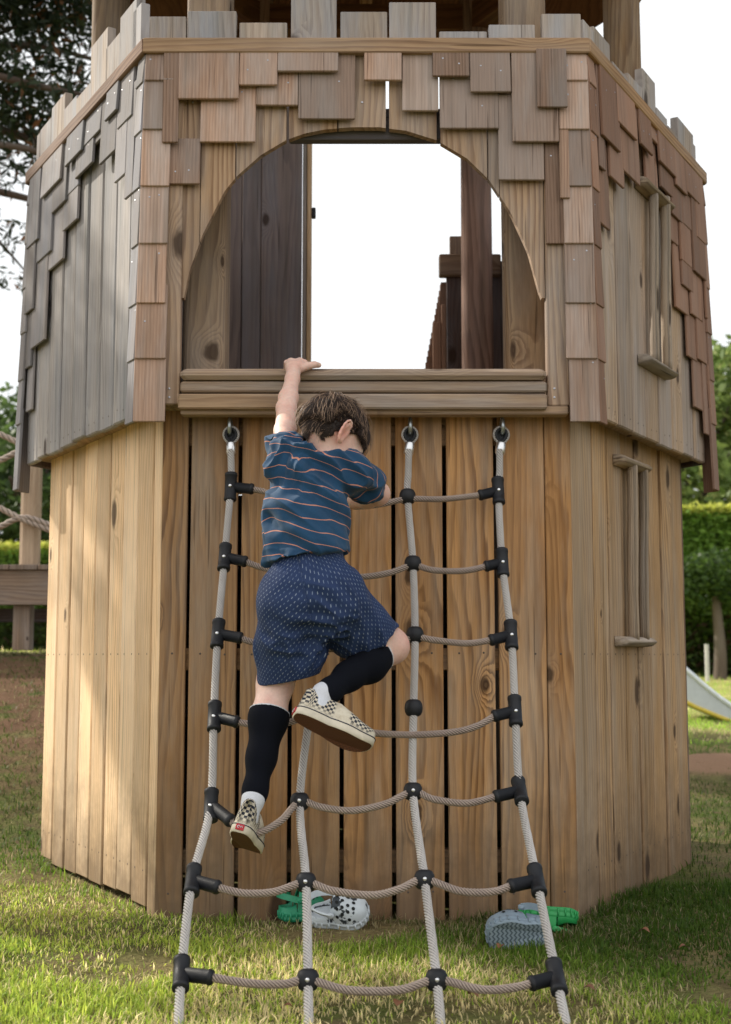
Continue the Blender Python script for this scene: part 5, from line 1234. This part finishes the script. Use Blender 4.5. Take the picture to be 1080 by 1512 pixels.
# ================================================================== SHOES LEFT ON THE GRASS
def clog(O, X, Z, L, mats, label, hole=True, tread=None):
    X = Vector(X).normalized(); Z = Vector(Z); Z = (Z - X * Z.dot(X)).normalized(); Y = Z.cross(X); O = Vector(O)
    W = lambda x, y, z: O + X * (x - L / 2) + Y * y + Z * z
    root = empty('clog', O, label, 'clog', None); ol = outline(L, 48, (.034, .031, .043)); k = len(ol)
    sp = lambda s: .010 * max(0, (s - .7) / .3) ** 2 + .004 * max(0, (.12 - s) / .12)
    def ring(ins, z): return [W(.5 * L + (x - .5 * L) * (1 - ins / (.5 * L)), y * (1 - ins / .037), z + sp(s)) for x, y, s in ol]
    rs = [ring(.004, 0), ring(.001, .002), ring(0, .007), ring(.002, .010), ring(.002, .013), ring(0, .015), ring(.0, .021), ring(.004, .024), ring(.009, .021)]
    mb = MB(); vs = sum(rs, []); fs = [(j * k + i, j * k + (i + 1) % k, (j + 1) * k + (i + 1) % k, (j + 1) * k + i) for j in range(len(rs) - 1) for i in range(k)]
    gg = [(x + 1, y + 1, 0) for x, y, s in ol] * len(rs)
    mb.add(vs, fs, 0, gg, None, True); mb.add(rs[0], [tuple(range(k - 1, -1, -1))], 1, gg[:k]); mb.add(rs[-1], [tuple(range(k))], 0, gg[:k])
    for i in range(0, k, 2):       # ribs round the side of the sole
        x, y, s = ol[i]; a_ = W(x, y * 1.0, .003 + sp(s)); c_ = W(x, y * 1.0, .020 + sp(s)); sweep(mb, [a_, c_], circ(.0022, 6), 0)
    mb.build('sole', [mats[0], tread or mats[0]], root)
    up = MB(); n = 26; m = 21; uvs = []; uf = []; S = []
    def wid(s):
        best = .004
        for (ax_, ay, as_), (bx_, by, bs) in zip(ol, ol[1:]):
            if ay >= 0 and (as_ - s) * (bs - s) <= 0: best = max(best, ay + (by - ay) * ((s - as_) / (bs - as_ + 1e-9)))
        return best
    def surf(s, ph, ins=0.0):
        w = max(wid(s) - .001 - ins, .003); h = np.interp(s, [.36, .45, .6, .75, .88, .95, .99], [.050, .053, .050, .042, .032, .022, .008]) - ins
        cx = math.copysign(abs(math.cos(ph)) ** .7, math.cos(ph)); return W(s * L, w * cx, .020 + sp(s) + h * math.sin(ph) ** .8)
    for ins in (0, .004):
        for i in range(n + 1):
            for j in range(m):
                ph = math.pi * j / (m - 1); s0 = .36 + .10 * (1 - math.sin(ph)) * -1.6 * 0 + .07 * math.sin(ph) ** 2; s = s0 + (.985 - s0) * i / n; uvs.append(surf(s, ph, ins))
    nn_ = (n + 1) * m
    for i in range(n):
        for j in range(m - 1):
            uf.append((i * m + j, i * m + j + 1, (i + 1) * m + j + 1, (i + 1) * m + j)); uf.append((nn_ + i * m + j, nn_ + (i + 1) * m + j, nn_ + (i + 1) * m + j + 1, nn_ + i * m + j + 1))
    for j in range(m - 1): uf.append((j, nn_ + j, nn_ + j + 1, j + 1))
    up.add(uvs, uf, 0, None, None, True)
    # low heel wall
    hv = []; hw_ = [o for o in ol if o[2] < .40]; hw_.sort(key=lambda o: math.atan2(o[1], o[0] - .2 * L))
    hw_ = sorted(hw_, key=lambda o: (o[1] > 0, o[0] if o[1] > 0 else -o[0])); kk = len(hw_)
    for sc2, z in ((.97, .018), (.97, .034), (.88, .034), (.86, .018)):
        for x, y, s in hw_: hv.append(W(.4 * L + (x - .4 * L) * sc2, y * sc2, z + (.010 * max(0, (s - .2) / .2) if z > .03 else 0)))
    up.add(hv, [(r * kk + i, r * kk + i + 1, (r + 1) * kk + i + 1, (r + 1) * kk + i) for r in range(3) for i in range(kk - 1)], 0, None, None, True)
    if hole:
        for s, phs in ((.50, (.8, 1.2, 1.57, 1.94, 2.34)), (.59, (.55, .95, 1.38, 1.76, 2.19, 2.6)), (.68, (.75, 1.15, 1.57, 2.0, 2.4)), (.77, (1.0, 1.4, 1.76, 2.15)), (.50, (.35, 2.8)), (.70, (.3, 2.85))):
            for ph in phs:
                c0 = surf(s, ph); a_ = (surf(s + .01, ph) - surf(s - .01, ph)).normalized(); b_ = (surf(s, ph + .05) - surf(s, ph - .05)).normalized(); nr = b_.cross(a_).normalized()
                if nr.dot(c0 - W(s * L, 0, .02)) < 0: nr = -nr
                up.add([c0 + nr * .0012 + (a_ * math.cos(t) + b_ * math.sin(t)) * .0042 for t in np.linspace(0, 2 * math.pi, 11)[:-1]], [tuple(range(10))], 1)
    up.build('upper', [mats[0] if len(mats) < 2 else mats[1], M['holedark']], root)
    mb = MB(); st_ = [W(.40 * L - .40 * L * math.sin(t) * 1.02, .040 * math.cos(t), .050 + .012 * math.sin(t)) for t in np.linspace(0, math.pi, 24)]
    sweep(mb, st_, [(.0022, .007), (-.0022, .007), (-.0022, -.007), (.0022, -.007)], smooth=False); mb.build('heel_strap', mats[0], root)
    for e in (-1, 1): mb = MB(); c0 = W(.40 * L, e * .0405, .050); lathe(mb, c0 - Y * e * .004, Y * e, [(.007, 0), (.007, .006), (.004, .0075)], 14); mb.build('rivet', mats[0], root)
    return root
M['holedark'] = simple('vent_hole_shade', (.008, .010, .010), .8)  # flat dark discs paint the shade inside the clogs' vent holes
M['green'] = simple('bright_green_foam', (.02, .30, .075), .5, 0, .08, 30); M['teal'] = simple('teal_green_foam', (.015, .26, .13), .5, 0, .08, 30)
g = G('speckled_white_foam'); nz = g.noise(g.obj(), 42, 3, .6); g.col(g.mix(g.mr(nz, .53, .57), (.60, .66, .70), (.035, .045, .055))); g.rough(.5); M['speck'] = g.m
M['whitefoam'] = simple('white_foam', (.60, .66, .70), .5)
M['greyfoam'] = simple('blue_grey_foam', (.22, .29, .35), .55, 0, .12, 30)
g = G('zigzag_tread'); x_, y_, z_ = g.sep(g.attr('gco')); zz = g.math('ADD', g.math('DIVIDE', x_, .010), g.math('ABSOLUTE', g.math('SUBTRACT', g.math('FRACT', g.math('DIVIDE', y_, .014)), .5))); bd = g.mr(g.math('ABSOLUTE', g.math('SUBTRACT', g.math('FRACT', zz), .5)), .2, .36)
g.col(g.mix(bd, (.30, .37, .43), (.10, .14, .17))); g.rough(.65); g.bump(bd, -.8, .003); M['tread'] = g.m
def gp(px, py, lift=0.0):
    d = ray(px, py); t = -CAMZ / d.z; q = Vector((0, CAMY, CAMZ)) + d * t; q.z = float(hgt(q.x, q.y)) + lift; return q
clog(gp(446, 1358, .004), V3(1, .25, 0), V3(0, .05, 1), .112, [M['teal'], M['teal']], 'green foam clog standing half hidden behind the speckled white clog by the tower wall')
clog(gp(503, 1366, .012), V3(.97, -.10, .05), V3(.1, -.50, .86), .138, [M['whitefoam'], M['speck']], 'white foam clog with dark speckles lying tipped on its side at the tower wall')
clog(gp(768, 1402, .028), V3(-.97, -.08, -.06), V3(-.12, .88, .34), .138, [M['greyfoam'], M['greyfoam']], 'blue grey clog lying on its side with its zigzag tread facing out', tread=M['tread'])
clog(gp(808, 1368, .046), V3(-.98, .05, .04), V3(.0, -.30, -.95), .142, [M['green'], M['green']], 'bright green clog lying upside down against the wall behind the grey clog')

# ================================================================== RENDER SETTINGS
scene.render.engine = 'CYCLES'
scene.view_settings.view_transform = 'Standard'; scene.view_settings.look = 'None'; scene.view_settings.exposure = 0; scene.view_settings.gamma = 1
scene.cycles.use_denoising = True; scene.cycles.max_bounces = 8; scene.cycles.sample_clamp_indirect = 6
